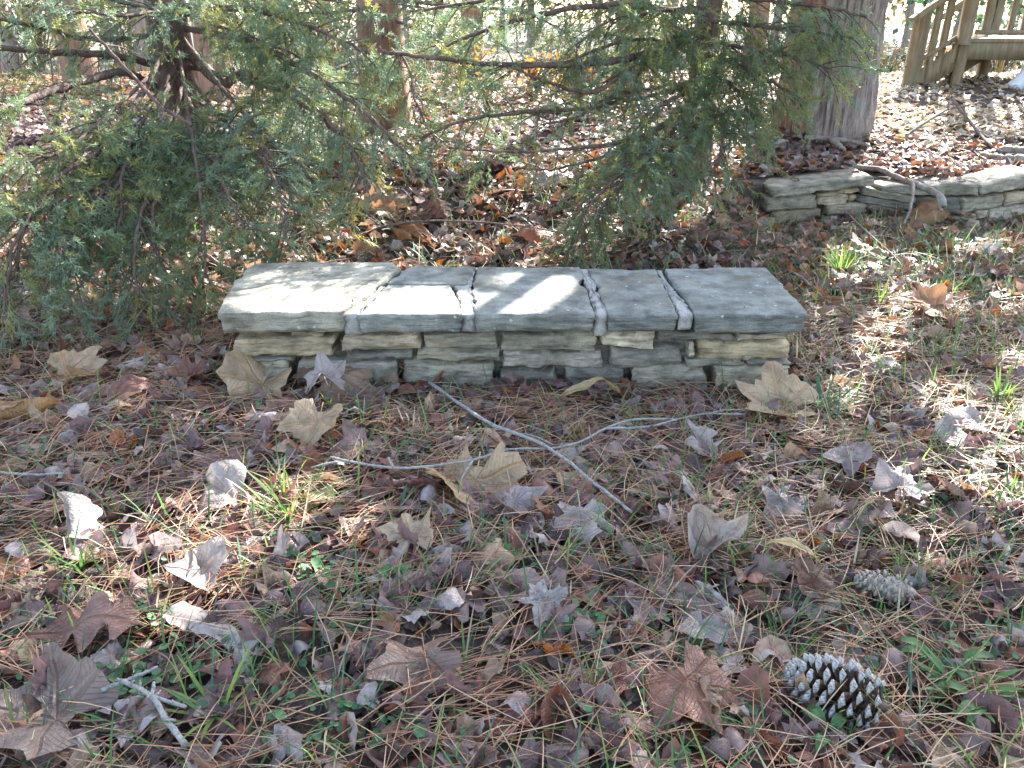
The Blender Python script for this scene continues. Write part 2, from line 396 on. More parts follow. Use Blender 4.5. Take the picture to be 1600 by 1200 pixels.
for i, (x0, x1, yt, yb, c) in enumerate(BS):
    yf = 2.573 + R.uniform(-0.012, 0.012)
    sl = R.uniform(-1.8, 1.8); s2 = R.uniform(-1.8, 1.8)
    fr = [at_y(x0, yb + sl * .5, yf), at_y(x1, yb - sl * .5, yf), at_y(x1, yt - s2 * .4, yf), at_y(x0, yt + s2 * .4, yf)]
    if x1 - x0 > 60: fr = [p + Vector((R.uniform(-.008, .008), R.uniform(-.012, .012), R.uniform(-.005, .005))) for p in fr]
    dp = R.uniform(0.42, 0.46) if (x1 - x0) > 60 else 0.12
    bk = [Vector((p.x, yf + dp, p.z)) for p in fr]
    V, Tr = hexa(fr, bk, (max(6, int((x1 - x0) / 5)), 7, 4), 0.42, 0.010, i)
    o = link('stone', mesh_np('stone', V, Tr, M['stone'], smooth=False), bench); f_ = R.uniform(.98, 1.28); o.color = (*[k * f_ for k in c], 1)
V, Tr = hexa([(-.88, 2.625, -.05), (.90, 2.625, -.05), (.90, 2.625, .205), (-.88, 2.625, .205)], [(-.88, 2.98, -.05), (.90, 2.98, -.05), (.90, 2.98, .205), (-.88, 2.98, .205)], (10, 3, 3), .2, .005, 77)
o = link('light_block_core', mesh_np('light_block_core', V, Tr, M['stone']), bench); o.color = (0.17, 0.145, 0.115, 1)  # added dark box inside the bench, blocks light between the stones
ZT, ZB = 0.281, 0.214
def slab(outline_px, zt, zb, seed, mat, col, name='slab', amp=0.008, drop=0.0):
    pts = []; fray = .009 if name == 'mortar_joint' else .0
    for px, py in outline_px: pts.append(at_z(px, py, zt))
    P2 = []
    for a, b_ in zip(pts, pts[1:] + pts[:1]):
        d = (b_ - a).length; k = max(1, int(d / 0.016))
        for i in range(k):
            q = a.lerp(b_, i / k)
            if fray: q = q + Vector((mnoise.noise((q.x * 26 + seed, q.y * 26, 1)) * 1.3 + mnoise.noise((q.x * 70, q.y * 70, seed)) * .8, 0, 0)) * fray
            P2.append(q)
    n = len(P2); cen = sum(P2, Vector()) / n
    lev = [(1.0, 0.005), (0.965, 0.0), (0.8, -0.003), (0.62, 0.003), (0.42, 0.002), (0.2, 0.006), (0.03, 0.011), (0.0, 0.02)]
    V = []
    for li, (f, inset) in enumerate(lev):
        z = zb + (zt - zb) * f
        for p in P2:
            q = Vector((p.x, p.y, 0)); d = (Vector((cen.x, cen.y, 0)) - q); d.normalize()
            nz = mnoise.noise(Vector((p.x * 16 + seed * 5, p.y * 16, z * 30))) * amp + mnoise.noise(Vector((p.x * 45 + seed, p.y * 45, z * 110))) * amp * .7
            chip = max(0, mnoise.noise(Vector((p.x * 11 + 9 * seed, p.y * 11, 3.3))) - .2) * 0.045 * (1 if f > .6 else .4)
            ins = inset + nz * (0.6 if li == 0 else 1.0) + chip
            zz = z + (mnoise.noise(Vector((p.x * 7, p.y * 7 + seed, 1))) * 0.003)
            V.append((p.x + d.x * ins, p.y + d.y * ins, zz))
    V = np.array(V); k = len(lev)
    Tr = list(grid_tris(k, n, True)[:, ::-1])
    # top: rings towards the centre so it can undulate
    rings = [0.93, 0.6, 0.25]; base = 0
    top = V[:n].copy(); prev = np.arange(n); cc = np.array([cen.x, cen.y, zt])
    for r_ in rings:
        ring = cc + (top - cc) * r_; 
        for q in ring: q[2] = zt + drop + mnoise.noise(Vector((q[0] * 6, q[1] * 6, seed))) * 0.0035 + 0.001
        st = len(V); V = np.vstack([V, ring]); cur = np.arange(st, st + n)
        j = np.arange(n); j2 = (j + 1) % n
        Tr += list(quads(np.stack([prev[j], prev[j2], cur[j2], cur[j]], 1))); prev = cur
    V = np.vstack([V, cc, [cen.x, cen.y, zb]]); j = np.arange(n); j2 = (j + 1) % n
    Tr += list(np.stack([prev[j], prev[j2], np.full(n, len(V) - 2)], 1))
    Tr += list(np.stack([(k - 1) * n + j2, (k - 1) * n + j, np.full(n, len(V) - 1)], 1))
    if name == 'mortar_joint':
        V = V + np.array([tuple(mnoise.noise_vector(Vector(q) * 60) * .0035 + mnoise.noise_vector(Vector(q) * 25) * .003) for q in V])
    me = mesh_np(name, V, np.array(Tr), mat, smooth=name != 'mortar_joint')
    o = link(name, me, bench)
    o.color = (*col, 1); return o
try:
    me_s = None
except Exception: pass
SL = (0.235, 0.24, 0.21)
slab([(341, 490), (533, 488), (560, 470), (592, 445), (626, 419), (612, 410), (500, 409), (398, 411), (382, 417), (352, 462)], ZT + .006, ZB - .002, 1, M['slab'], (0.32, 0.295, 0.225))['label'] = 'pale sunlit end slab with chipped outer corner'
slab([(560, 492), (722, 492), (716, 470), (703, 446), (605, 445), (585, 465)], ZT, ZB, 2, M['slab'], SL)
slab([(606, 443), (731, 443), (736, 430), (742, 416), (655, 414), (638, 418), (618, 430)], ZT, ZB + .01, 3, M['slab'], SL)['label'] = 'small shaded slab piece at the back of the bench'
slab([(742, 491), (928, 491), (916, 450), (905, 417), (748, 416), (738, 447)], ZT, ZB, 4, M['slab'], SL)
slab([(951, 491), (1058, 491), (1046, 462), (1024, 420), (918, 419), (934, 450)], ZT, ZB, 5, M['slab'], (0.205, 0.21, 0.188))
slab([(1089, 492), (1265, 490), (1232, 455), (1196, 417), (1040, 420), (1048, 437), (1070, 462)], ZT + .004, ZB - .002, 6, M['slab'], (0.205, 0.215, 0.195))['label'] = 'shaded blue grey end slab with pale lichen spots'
slab([(534, 492), (558, 491), (584, 466), (603, 447), (597, 447), (571, 468)], ZT - .008, ZB - .018, 11, M['mortar'], (1, 1, 1), 'mortar_joint', .012)
slab([(723, 491.5), (742, 491.5), (737, 447), (742, 420), (736, 430), (724, 446), (708, 447), (718, 468)], ZT - .008, ZB - .008, 12, M['mortar'], (1, 1, 1), 'mortar_joint', .008)
slab([(930, 491.5), (950, 491.5), (934, 450), (918, 421), (907, 420), (917, 450)], ZT - .008, ZB - .026, 13, M['mortar'], (1, 1, 1), 'mortar_joint', .008)
slab([(1060, 492), (1083, 492), (1064, 464), (1042, 440), (1033, 423), (1024, 422), (1046, 462)], ZT - .006, ZB + .004, 14, M['mortar'], (1, 1, 1), 'mortar_joint', .008)

# ------------------------------------------------------------------ retaining wall
wall = thing('retaining_wall', (WALL_XY[1][0], 4.9, 0), 'low dry stone retaining wall zigzagging below the big tree', 'wall')
WPX = [w[0] for w in WALL_PX]; WYY = [w[1] for w in WALL_PX]
def wp(px, py, off=0): return at_y(px, py, float(np.interp(px, WPX, WYY)) + off)
ST = [ # corner pixels: left bottom, right bottom, right top, left top ; colour ; front offset ; depth
 ((1207, 308), (1366, 290), (1365, 276), (1206, 297), GREY, -.05, .34), ((1378, 303), (1529, 306), (1529, 289), (1378, 291), GREY, -.05, .30), ((1531, 304), (1625, 290), (1625, 270), (1531, 290), GREY, -.05, .32),
 ((1627, 292), (1760, 296), (1760, 276), (1627, 272), GREY, -.05, .3),
 ((1196, 331), (1277, 325), (1277, 305), (1197, 309), GREY, 0, .2), ((1279, 308), (1343, 300), (1343, 295), (1279, 303), OLIVE, 0, .2), ((1279, 321), (1325, 319), (1325, 304), (1279, 309), TAN, 0.01, .2), ((1327, 316), (1336, 315), (1336, 305), (1327, 306), OLIVE, 0.01, .1),
 ((1206, 362), (1284, 360), (1284, 327), (1208, 332), OLIVE, 0, .2), ((1292, 338), (1356, 333), (1354, 316), (1294, 321), TAN, 0, .2), ((1286, 355), (1365, 350), (1362, 334), (1287, 340), PALE, 0, .2),
 ((1346, 305), (1430, 318), (1430, 308), (1347, 293), GREY, 0.0, .2), ((1340, 314), (1432, 333), (1432, 320), (1340, 305), DARK, 0.01, .2), ((1357, 327), (1430, 346), (1430, 335), (1358, 317), PINK, 0, .2), ((1360, 357), (1432, 362), (1432, 347), (1362, 341), DARK, 0.01, .2),
 ((1432, 335), (1501, 336), (1501, 311), (1432, 310), DARK, 0.0, .2), ((1438, 343), (1460, 344), (1460, 337), (1438, 336), GREY, 0.01, .1), ((1434, 362), (1500, 362), (1500, 345), (1434, 345), DARK, 0.01, .2), ((1462, 344), (1500, 344), (1500, 337), (1462, 337), GREY, 0.02, .15),
 ((1503, 334), (1568, 323), (1568, 302), (1503, 312), GREY, 0, .2), ((1570, 322), (1640, 310), (1640, 296), (1570, 303), TAN, 0, .2), ((1503, 344), (1524, 343), (1524, 334), (1503, 335), OLIVE, 0, .15), ((1526, 343), (1544, 341), (1544, 329), (1526, 332), PALE, 0, .15),
 ((1546, 352), (1640, 346), (1640, 312), (1546, 328), PALE, 0, .2), ((1503, 360), (1545, 360), (1545, 345), (1503, 345), DARK, .01, .2), ((1642, 350), (1730, 352), (1730, 318), (1642, 312), GREY, 0, .2), ((1642, 311), (1740, 316), (1740, 297), (1642, 294), OLIVE, 0, .2),
 ((1152, 352), (1194, 356), (1194, 333), (1156, 335), DARK, .04, .2)]
for i, (a, b_, c, d, colr, off, dp) in enumerate(ST):
    fr = [wp(*q, off) for q in (a, b_, c, d)]
    bk = [Vector((p.x, p.y + dp, p.z)) for p in fr]
    V, Tr = hexa(fr, bk, (max(5, int((b_[0] - a[0]) / 6)), 5, 3), 0.15, 0.011, 100 + i)
    o = link('cap_stone' if i < 4 else 'stone', mesh_np('stone', V, Tr, M['stone'], smooth=False), wall); f_ = R.uniform(.85, 1.12); o.color = (*[k * f_ for k in colr], 1)

# ------------------------------------------------------------------ leaf shapes
def leaf_polar(kind, n, rings, g):
    th = np.linspace(-np.pi, np.pi, n, endpoint=False) + np.pi / n
    lob = {'sycamore': [(0, 1.0, .40), (1.0, .97, .40), (-1.0, .97, .40), (2.0, .74, .4), (-2.0, .74, .4)],
           'maple': [(0, 1.0, .36), (.92, .9, .33), (-.92, .9, .33), (1.8, .58, .34), (-1.8, .58, .34)],
           'sweetgum': [(0, 1.0, .23), (1.1, .95, .23), (-1.1, .95, .23), (2.1, .72, .22), (-2.1, .72, .22)],
           'scrap': [(g.uniform(-3, 3), g.uniform(.6, 1), g.uniform(.4, 1.2)) for _ in range(4)]}[kind]
    floor_ = {'sycamore': .68, 'maple': .54, 'sweetgum': .46, 'scrap': .45}[kind]
    r = np.full(n, floor_)
    for a, m_, w in lob:
        d = np.abs((th - a + np.pi) % (2 * np.pi) - np.pi)
        r = np.maximum(r, m_ * g.uniform(.88, 1.08) * np.clip(1 - (d / (w * 2.1)) ** 1.05, 0, 1) ** .75)
    r = r * (1 + .05 * np.sin(th * 17 + g.uniform(0, 6)) + .045 * g.normal(size=n))
    for _ in range(0 if n > 40 and kind == 'sycamore' else g.integers(0, 3)):                        # torn bits
        d = np.abs((th - g.uniform(-3, 3) + np.pi) % (2 * np.pi) - np.pi); r = np.where(d < g.uniform(.12, .4), r * g.uniform(.45, .8), r)
    if kind != 'scrap': r = np.where(np.abs(th) > 2.75, .22, r)
    V = [(0, 0)]; UV = [(0, 0)]
    lobs = np.array([l[0] for l in lob])
    for t in np.linspace(0, 1, rings + 1)[1:]:
        for a, q in zip(th, r * t):
            V.append((q * np.sin(a), q * np.cos(a)))
            dd = (a - lobs + np.pi) % (2 * np.pi) - np.pi; k = np.argmin(np.abs(dd))
            UV.append((q * np.sin(dd[k]), q * np.cos(dd[k])))
    V = np.array(V) * .58; j = np.arange(n); j2 = (j + 1) % n
    Tr = [np.stack([np.zeros(n, int), 1 + j2, 1 + j], 1)]
    for k in range(rings - 1):
        a = 1 + k * n; Tr.append(quads(np.stack([a + j, a + j2, a + n + j2, a + n + j], 1)))
    return V, np.concatenate(Tr)[:, ::-1], np.array(UV)
def leaf_strip(kind, n, cols, g):
    s = np.linspace(0, 1, n)
    if kind == 'oak':
        w = .36 * np.sin(np.pi * np.clip(s, .02, .98)) ** .55 * (.35 + .65 * s ** .7) * (1 + .55 * np.sin(s * 2 * np.pi * 3.4 + 3.6)) + .02
    elif kind == 'willow': w = .085 * np.sin(np.pi * s) ** .8 + .004
    else: w = .27 * np.sin(np.pi * s) ** .75 * (1.15 - .35 * s) + .004
    cx = np.linspace(-1, 1, cols)
    V = np.array([(w[i] * c * (1 + .06 * g.normal()) , s[i] - .5 + (.10 * abs(c) if kind == 'oak' else 0)) for i in range(n) for c in cx])
    UV = np.array([(w[i] * c * 1.6, s[i] * 1.6) for i in range(n) for c in cx])
    return V, grid_tris(n, cols)[:, ::-1], UV
def curl(V2, g, amt=1.0):
    x, y = V2[:, 0].copy(), V2[:, 1].copy()
    # crumple
    z = np.zeros(len(x))
    for _ in range(4):
        k = g.normal(size=2) * 6; z += .040 * amt * np.sin(k[0] * x + k[1] * y + g.uniform(0, 6))
    for _ in range(3):
        k = g.normal(size=2) * 15; z += .018 * amt * np.sin(k[0] * x + k[1] * y + g.uniform(0, 6))
    z += abs(g.normal()) * .35 * amt * np.abs(x) * g.choice([1, 1, -1])
    a = g.uniform(0, np.pi); u = x * np.cos(a) + y * np.sin(a); v = -x * np.sin(a) + y * np.cos(a)
    k = g.normal() * 2.0 * amt + 1e-3               # curvature
    u2 = np.sin(u * k) / k; z2 = (1 - np.cos(u * k)) / k + z * np.cos(u * k); u2 -= z * np.sin(u * k)
    k2 = g.normal() * .8 * amt + 1e-3
    v2 = np.sin(v * k2) / k2; z2 = z2 + (1 - np.cos(v * k2)) / k2
    x = u2 * np.cos(a) - v2 * np.sin(a); y = u2 * np.sin(a) + v2 * np.cos(a)
    P = np.stack([x, y, z2], 1); P[:, 2] -= np.quantile(z2, .25); return P
def leaf_tpl(kind, lod, g, amt=1.0):
    if kind in ('sycamore', 'maple', 'sweetgum', 'scrap'):
        n, r = {0: (44, 5), 1: (26, 3), 2: (14, 2), 3: (8, 1)}[lod]
        if kind == 'scrap': n = max(8, n // 2)
        V, Tr, UV = leaf_polar(kind, n, r, g)
    else:
        n, c = {0: (24, 7), 1: (12, 5), 2: (7, 3), 3: (4, 3)}[lod]
        V, Tr, UV = leaf_strip(kind, n, c, g)
    return curl(V, g, amt), Tr, UV

COLS = [('greyish brown', (0.215, 0.15, 0.137), 28), ('dull purplish brown', (0.18, 0.11, 0.108), 26), ('reddish brown', (0.215, 0.098, 0.070), 18), ('dark brown', (0.075, 0.047, 0.04), 13),
        ('tan', (0.37, 0.26, 0.18), 11), ('pale grey', (0.35, 0.30, 0.285), 15), ('rusty', (0.26, 0.11, 0.055), 4)]
CW = np.array([c[2] for c in COLS], float); CW /= CW.sum(); CV = np.array([c[1] for c in COLS])

# rotation matrices for many leaves at once
def rots(yaw, tx, ty):
    n = len(yaw); cz, sz = np.cos(yaw), np.sin(yaw); cx, sx_ = np.cos(tx), np.sin(tx); cy, sy = np.cos(ty), np.sin(ty)
    Rz = np.zeros((n, 3, 3)); Rz[:, 0, 0] = cz; Rz[:, 0, 1] = -sz; Rz[:, 1, 0] = sz; Rz[:, 1, 1] = cz; Rz[:, 2, 2] = 1
    Rx = np.zeros((n, 3, 3)); Rx[:, 0, 0] = 1; Rx[:, 1, 1] = cx; Rx[:, 1, 2] = -sx_; Rx[:, 2, 1] = sx_; Rx[:, 2, 2] = cx
    Ry = np.zeros((n, 3, 3)); Ry[:, 1, 1] = 1; Ry[:, 0, 0] = cy; Ry[:, 0, 2] = sy; Ry[:, 2, 0] = -sy; Ry[:, 2, 2] = cy
    return Rx @ Ry @ Rz
def blocked(x, y):
    """inside the bench or the wall"""
    bn = (np.abs(x) < 0.97) & (y > 2.56) & (y < 3.06)
    yw = wall_y(x); wl = (x > 1.5) & (y > yw - .02) & (y < yw + .30)
    return bn | wl
def wedge(n, y0, y1, g, margin=0.25, power=1.0):
    """random ground points inside the camera's view wedge between y0 and y1 (even per area)"""
    out = np.zeros((0, 2))
    while len(out) < n:
        y = np.sqrt(g.uniform(y0 ** 2, y1 ** 2, n * 2)) if y0 > 0 else g.uniform(y0, y1, n * 2)
        x = g.uniform(-1, 1, n * 2) * (0.72 * (y * cp + 0.5) + margin)
        k = ~blocked(x, y); out = np.vstack([out, np.stack([x, y], 1)[k]])
    return out[:n]
KINDS = ['maple', 'oak', 'oval', 'scrap', 'sweetgum', 'sycamore', 'oval', 'scrap', 'maple', 'scrap']
def scatter_leaves(mb_V, mb_T, mb_c, mb_u, off, tpls, XY, size, zlo, zhi, tilt, g, cols=None):
    n = len(XY); which = g.integers(0, len(tpls), n)
    yaw = g.uniform(0, 2 * np.pi, n); tx = g.normal(0, tilt, n); ty = g.normal(0, tilt, n)
    Rm = rots(yaw, tx, ty); sc = g.uniform(size[0], size[1], n)
    z = T(XY[:, 0], XY[:, 1]) + g.uniform(zlo, zhi, n)
    ci = g.choice(len(COLS), n, p=CW); col = CV[ci] * g.uniform(.75, 1.25, (n, 1)) if cols is None else cols
    for k, (V, Tr, UV) in enumerate(tpls):
        s = np.where(which == k)[0]
        if not len(s): continue
        P = np.einsum('nij,vj->nvi', Rm[s], V) * sc[s, None, None]
        P += np.stack([XY[s, 0], XY[s, 1], z[s]], 1)[:, None, :]
        # stay above the soil
        gz = T(P[:, :, 0].ravel(), P[:, :, 1].ravel()).reshape(P.shape[:2]); P[:, :, 2] = np.maximum(P[:, :, 2], gz + .003)
        m_ = len(V)
        mb_V.append(P.reshape(-1, 3)); mb_T.append((Tr[None] + (np.arange(len(s)) * m_)[:, None, None]).reshape(-1, 3) + off[0])
        mb_c.append(np.repeat(col[s], m_, 0)); mb_u.append(np.tile(UV, (len(s), 1))); off[0] += len(s) * m_
g = np.random.default_rng(5)
tp1 = [leaf_tpl(KINDS[i % 10], 1, g, 1.1) for i in range(26)]
tp2 = [leaf_tpl(KINDS[i % 10], 2, g, 1.1) for i in range(18)]
tp3 = [leaf_tpl(KINDS[i % 10], 3, g, 1.2) for i in range(10)]
V_, T_, c_, u_, off = [], [], [], [], [0]
scatter_leaves(V_, T_, c_, u_, off, tp1, wedge(2900, 0.55, 2.7, g), (.06, .13), 0.0, .032, .42, g)
scatter_leaves(V_, T_, c_, u_, off, tp2, wedge(3200, 0.55, 3.2, g), (.025, .065), 0.0, .034, .55, g)
mid_cols = np.array([(.21, .14, .115), (.23, .12, .08), (.30, .13, .065), (.17, .105, .09), (.33, .23, .155), (.33, .28, .255), (.08, .05, .04)])[g.choice(7, 7500, p=[.26, .2, .12, .2, .08, .08, .06])] * g.uniform(.7, 1.25, (7500, 1))  # redder tones paint in the orange glow of backlit leaves
scatter_leaves(V_, T_, c_, u_, off, tp2, wedge(7500, 2.6, 5.6, g), (.05, .125), 0.0, .04, .45, g, mid_cols)
mid_xy = wedge(9000, 5.2, 7.2, g)
mc = CV[g.choice(len(COLS), 9000, p=CW)] * g.uniform(.75, 1.25, (9000, 1)); dry = (mid_xy[:, 0] > 2.5) & (mid_xy[:, 1] > 5.95 + g.normal(0, .2, 9000))  # slope zone: dry leaves, paled further to imitate strong sun
mc[dry] = np.array([(.50, .43, .32), (.55, .49, .41), (.40, .29, .20), (.46, .36, .24)])[g.integers(0, 4, dry.sum())] * g.uniform(.75, 1.2, (dry.sum(), 1))
scatter_leaves(V_, T_, c_, u_, off, tp3, mid_xy, (.05, .115), 0.0, .035, .28, g, mc)
far_cols = np.array([(.50, .43, .32), (.55, .49, .41), (.36, .26, .18), (.46, .36, .24)])[g.integers(0, 4, 15000)] * g.uniform(.7, 1.2, (15000, 1))  # dry tones brightened in colour to stand in for full sun
far_xy = wedge(15000, 7.0, 11.5, g); wood = far_xy[:, 0] < 2.2
far_cols[wood] = np.array([(.34, .21, .125), (.40, .29, .19), (.27, .14, .08), (.22, .14, .10)])[g.integers(0, 4, wood.sum())] * g.uniform(.7, 1.2, (wood.sum(), 1))
scatter_leaves(V_, T_, c_, u_, off, tp3, far_xy, (.05, .115), 0.0, .03, .22, g, far_cols)
me = mesh_np('leaf_litter', np.concatenate(V_), np.concatenate(T_), M['litter'], np.concatenate(c_), True, np.concatenate(u_))
tag(link('leaf_litter', me), 'carpet of small brown fallen leaves covering the ground', None, None, 'stuff')

# ------------------------------------------------------------------ single leaves
LEAFG = 'fallen leaves lying on the ground'
LEAF_MESH = {}
def leaf_mesh(kind, seed, amt, lod=0):
    k = (kind, seed, amt, lod)
    if k not in LEAF_MESH:
        g = np.random.default_rng(seed * 31 + len(kind)); V, Tr, UV = leaf_tpl(kind, lod, g, amt)
        if lod == 0 and kind in ('sycamore', 'maple', 'sweetgum', 'oval', 'oak'):     # leaf stalk
            b0 = V[0] if kind in ('sycamore', 'maple', 'sweetgum') else V[3]
            P = np.array([b0 + (0, 0, .004), b0 + (.02, -.18, .01), b0 + (.05, -.34, .02)]); tv, tt = tube(smooth_path(P, 5), [.010, .009, .008, .008, .009], 4)
            Tr = np.vstack([Tr, tt + len(V)]); V = np.vstack([V, tv]); UV = np.vstack([UV, np.zeros((len(tv), 2))])
        LEAF_MESH[k] = mesh_np('fallen_leaf', V, Tr, M['leaf'], None, True, UV)
    return LEAF_MESH[k]
CD = {c[0]: c[1] for c in COLS}
CD.update({'sandy tan': (0.43, 0.31, 0.195), 'white': (0.38, 0.325, 0.29), 'bright red': (0.30, 0.05, 0.035), 'orange': (0.36, 0.15, 0.055), 'straw': (0.50, 0.39, 0.20)})
USED_PX = []
def single(kind, px, py, size, yaw, col, label, amt=0.7, seed=1, tx=0, ty=0, lift=0.022, lod=0):
    if lod == 0: lift += .016; tx = tx * .55 + 6; amt = amt * .95 + .3
    p = on_ground(px, py); o = link('fallen_leaf', leaf_mesh(kind, seed, amt, lod))
    s = size * depth(p) / FPX; o.scale = (s, s, s)
    o.rotation_euler = (Matrix.Rotation(rad(tx), 3, 'X') @ Matrix.Rotation(rad(ty), 3, 'Y') @ Matrix.Rotation(rad(yaw), 3, 'Z')).to_euler(); o.location = (p.x, p.y, p.z + lift)
    c = CD[col] if isinstance(col, str) else col; o.color = (*c, 1)
    USED_PX.append((px, py, size * .5)); return tag(o, label, 'leaf', LEAFG)
single('sycamore', 742, 775, 175, 165, 'sandy tan', 'large sandy tan lobed leaf lying under the crossing twigs', .55, 2, 10, 0, .03)
single('sycamore', 414, 628, 125, 160, 'sandy tan', 'tan lobed leaf at the left foot of the bench', .4, 3, 30, 0, .055)
single('sycamore', 522, 620, 150, -60, (0.33, 0.22, 0.15), 'wide brown lobed leaf under a pale grey leaf beside the bench', .4, 4, 25, 0, .045)
single('maple', 512, 636, 88, 15, 'pale grey', 'pale grey star shaped leaf resting on a wide brown leaf', .8, 5, 25, 0, .085)
single('sycamore', 500, 686, 115, 170, 'sandy tan', 'tan leaf with pointed lobes below the pale star leaf', .4, 6, 20, 0, .05)
single('oval', 437, 676, 50, -50, 'tan', 'small pale tan oval leaf left of the pointed tan leaf', .6, 7, 10, 0, .03)
single('sycamore', 112, 606, 125, -80, 'sandy tan', 'large layered tan leaf with dark hole beneath the cedar', .8, 8, 18, 0, .03)
single('oval', 40, 668, 120, -70, (0.32, 0.19, 0.09), 'long rolled golden brown leaf beside the left edge', 1.6, 9, 10, 0, .03)
single('sycamore', 1222, 655, 150, 65, 'sandy tan', 'broad flat tan leaf right of the bench crossed by needles', .35, 10, 6, 0, .03)
single('maple', 1455, 500, 115, 75, (0.34, 0.20, 0.12), 'tan leaf standing on edge with a glowing orange corner', .7, 61, 50, 18, .045)
single('sycamore', 612, 596, 80, 60, (0.33, 0.23, 0.16), 'brown pointed leaf leaning against the bench stones', .6, 12, 40, 10, .045)
single('oval', 132, 850, 100, 25, 'white', 'pale leaf standing upright in sun beside grass blades', .9, 13, 55, -20, .05)
single('scrap', 328, 925, 120, 30, 'white', 'white sunlit leaf in the brightest patch at left', .5, 14, 8, 0, .04)
single('maple', 905, 832, 125, 175, (0.31, 0.275, 0.26), 'grey lobed leaf touching the lower end of the straight stick', .7, 15, 20, 0, .035)
single('maple', 668, 1068, 185, 120, (0.20, 0.135, 0.11), 'very large dark brown lobed leaf at the bottom centre', .6, 16, 10, 0, .03)
single('sycamore', 1068, 1105, 170, 200, (0.25, 0.125, 0.085), 'large reddish brown leaf left of the black and white cone', .5, 17, 15, -10, .035)
single('oak', 1098, 1135, 100, 160, (0.30, 0.20, 0.15), 'curled brown leaf folded over the large reddish leaf', 1.3, 18, 10, 30, .05)
single('maple', 1212, 812, 110, 185, (0.27, 0.23, 0.22), 'grey brown leaf tented like an umbrella at right', 1.2, 19, 30, 0, .045)
single('maple', 645, 872, 110, 20, (0.42, 0.33, 0.225), 'light tan leaf half lit in front of the sandy leaf', .7, 20, 22, 0, .04)
single('scrap', 1112, 886, 125, -55, 'white', 'pale grey curled ragged leaf right of the stick end', 1.4, 21, 15, 0, .045)
single('oval', 1092, 846, 70, 60, 'reddish brown', 'small rusty curled leaf behind the pale ragged leaf', 1.2, 22, 20, 20, .04)
single('maple', 1262, 945, 90, 10, (0.16, 0.085, 0.06), 'dark rolled brown leaf left of the grey weathered cone', 1.7, 23, 30, 0, .045)
single('oak', 140, 1012, 160, -75, (0.20, 0.11, 0.085), 'long reddish brown leaf at the lower left', .6, 24, 12, 0, .035)
single('willow', 1235, 896, 90, 65, 'straw', 'narrow straw coloured leaf above the two cones', .4, 25, 10, 0, .04)
single('scrap', 1090, 1010, 95, -20, (.27,.23,.22), 'grey leaf between the reddish leaf and the grey cone', .9, 26, 10, 0, .035)
single('oval', 1455, 356, 90, -85, (0.36, 0.19, 0.09), 'long curled orange brown leaf at the foot of the wall', 1.2, 27, 20, 0, .05)
single('oval', 1480, 352, 60, 60, (0.28, 0.17, 0.11), 'upright brown leaf leaning on the wall stones', .7, 28, 50, 0, .08)
single('sycamore', 1352, 412, 80, -40, (0.36, 0.24, 0.15), 'tan leaf behind the yellow green grass tuft', .9, 29, 20, 0, .05)
single('maple', 800, 812, 105, -60, 'pale grey', 'pale grey leaf right of the sandy tan leaf', 1.0, 30, 20, 0, .035)
single('sycamore', 95, 1150, 230, 80, (0.20, 0.15, 0.125), 'very large dull brown leaf in the bottom left corner', .5, 31, 5, 0, .025)
single('scrap', 355, 795, 95, 60, 'white', 'bright crumpled leaf left of the sunlit grass tuft', 1.1, 32, 18, 0, .04)
single('maple', 1100, 722, 75, 100, 'pale grey', 'pale crumpled leaf below the twig tips', 1.1, 33, 20, 0, .04)
single('willow', 925, 632, 105, -80, 'straw', 'straw coloured narrow leaf in front of the bench middle', .5, 34, 8, 0, .03)
single('maple', 570, 722, 120, 90, (0.22, 0.15, 0.125), 'flat greyish brown leaf above the lichen twig fork', .7, 35, 10, 0, .03)
single('oak', 640, 787, 90, 100, (0.19, 0.10, 0.085), 'dark reddish folded leaf below the lichen twig', 1.1, 36, 15, 0, .04)
single('maple', 855, 970, 95, 160, (0.33, 0.30, 0.285), 'grey leaf in the middle of the needles at lower centre', .8, 37, 20, 0, .04)
single('maple', 300, 610, 75, -30, 'reddish brown', 'reddish leaf left of the bench foot', .7, 38, 15, 0, .035)
single('oval', 205, 640, 85, -50, 'reddish brown', 'purple brown leaf between the tan layered leaf and bench', .7, 39, 12, 0, .035)
single('scrap', 1480, 690, 110, 40, 'pale grey', 'pale leaf in the sunny strip at right', .9, 40, 20, 0, .04)
single('maple', 1395, 800, 100, -30, 'pale grey', 'pale folded leaf between the tented leaf and right edge', 1.1, 41, 20, 0, .045)
single('scrap', 1310, 745, 95, 10, (0.27, 0.22, 0.21), 'grey brown leaf above the tented leaf', 1.0, 42, 15, 0, .04)
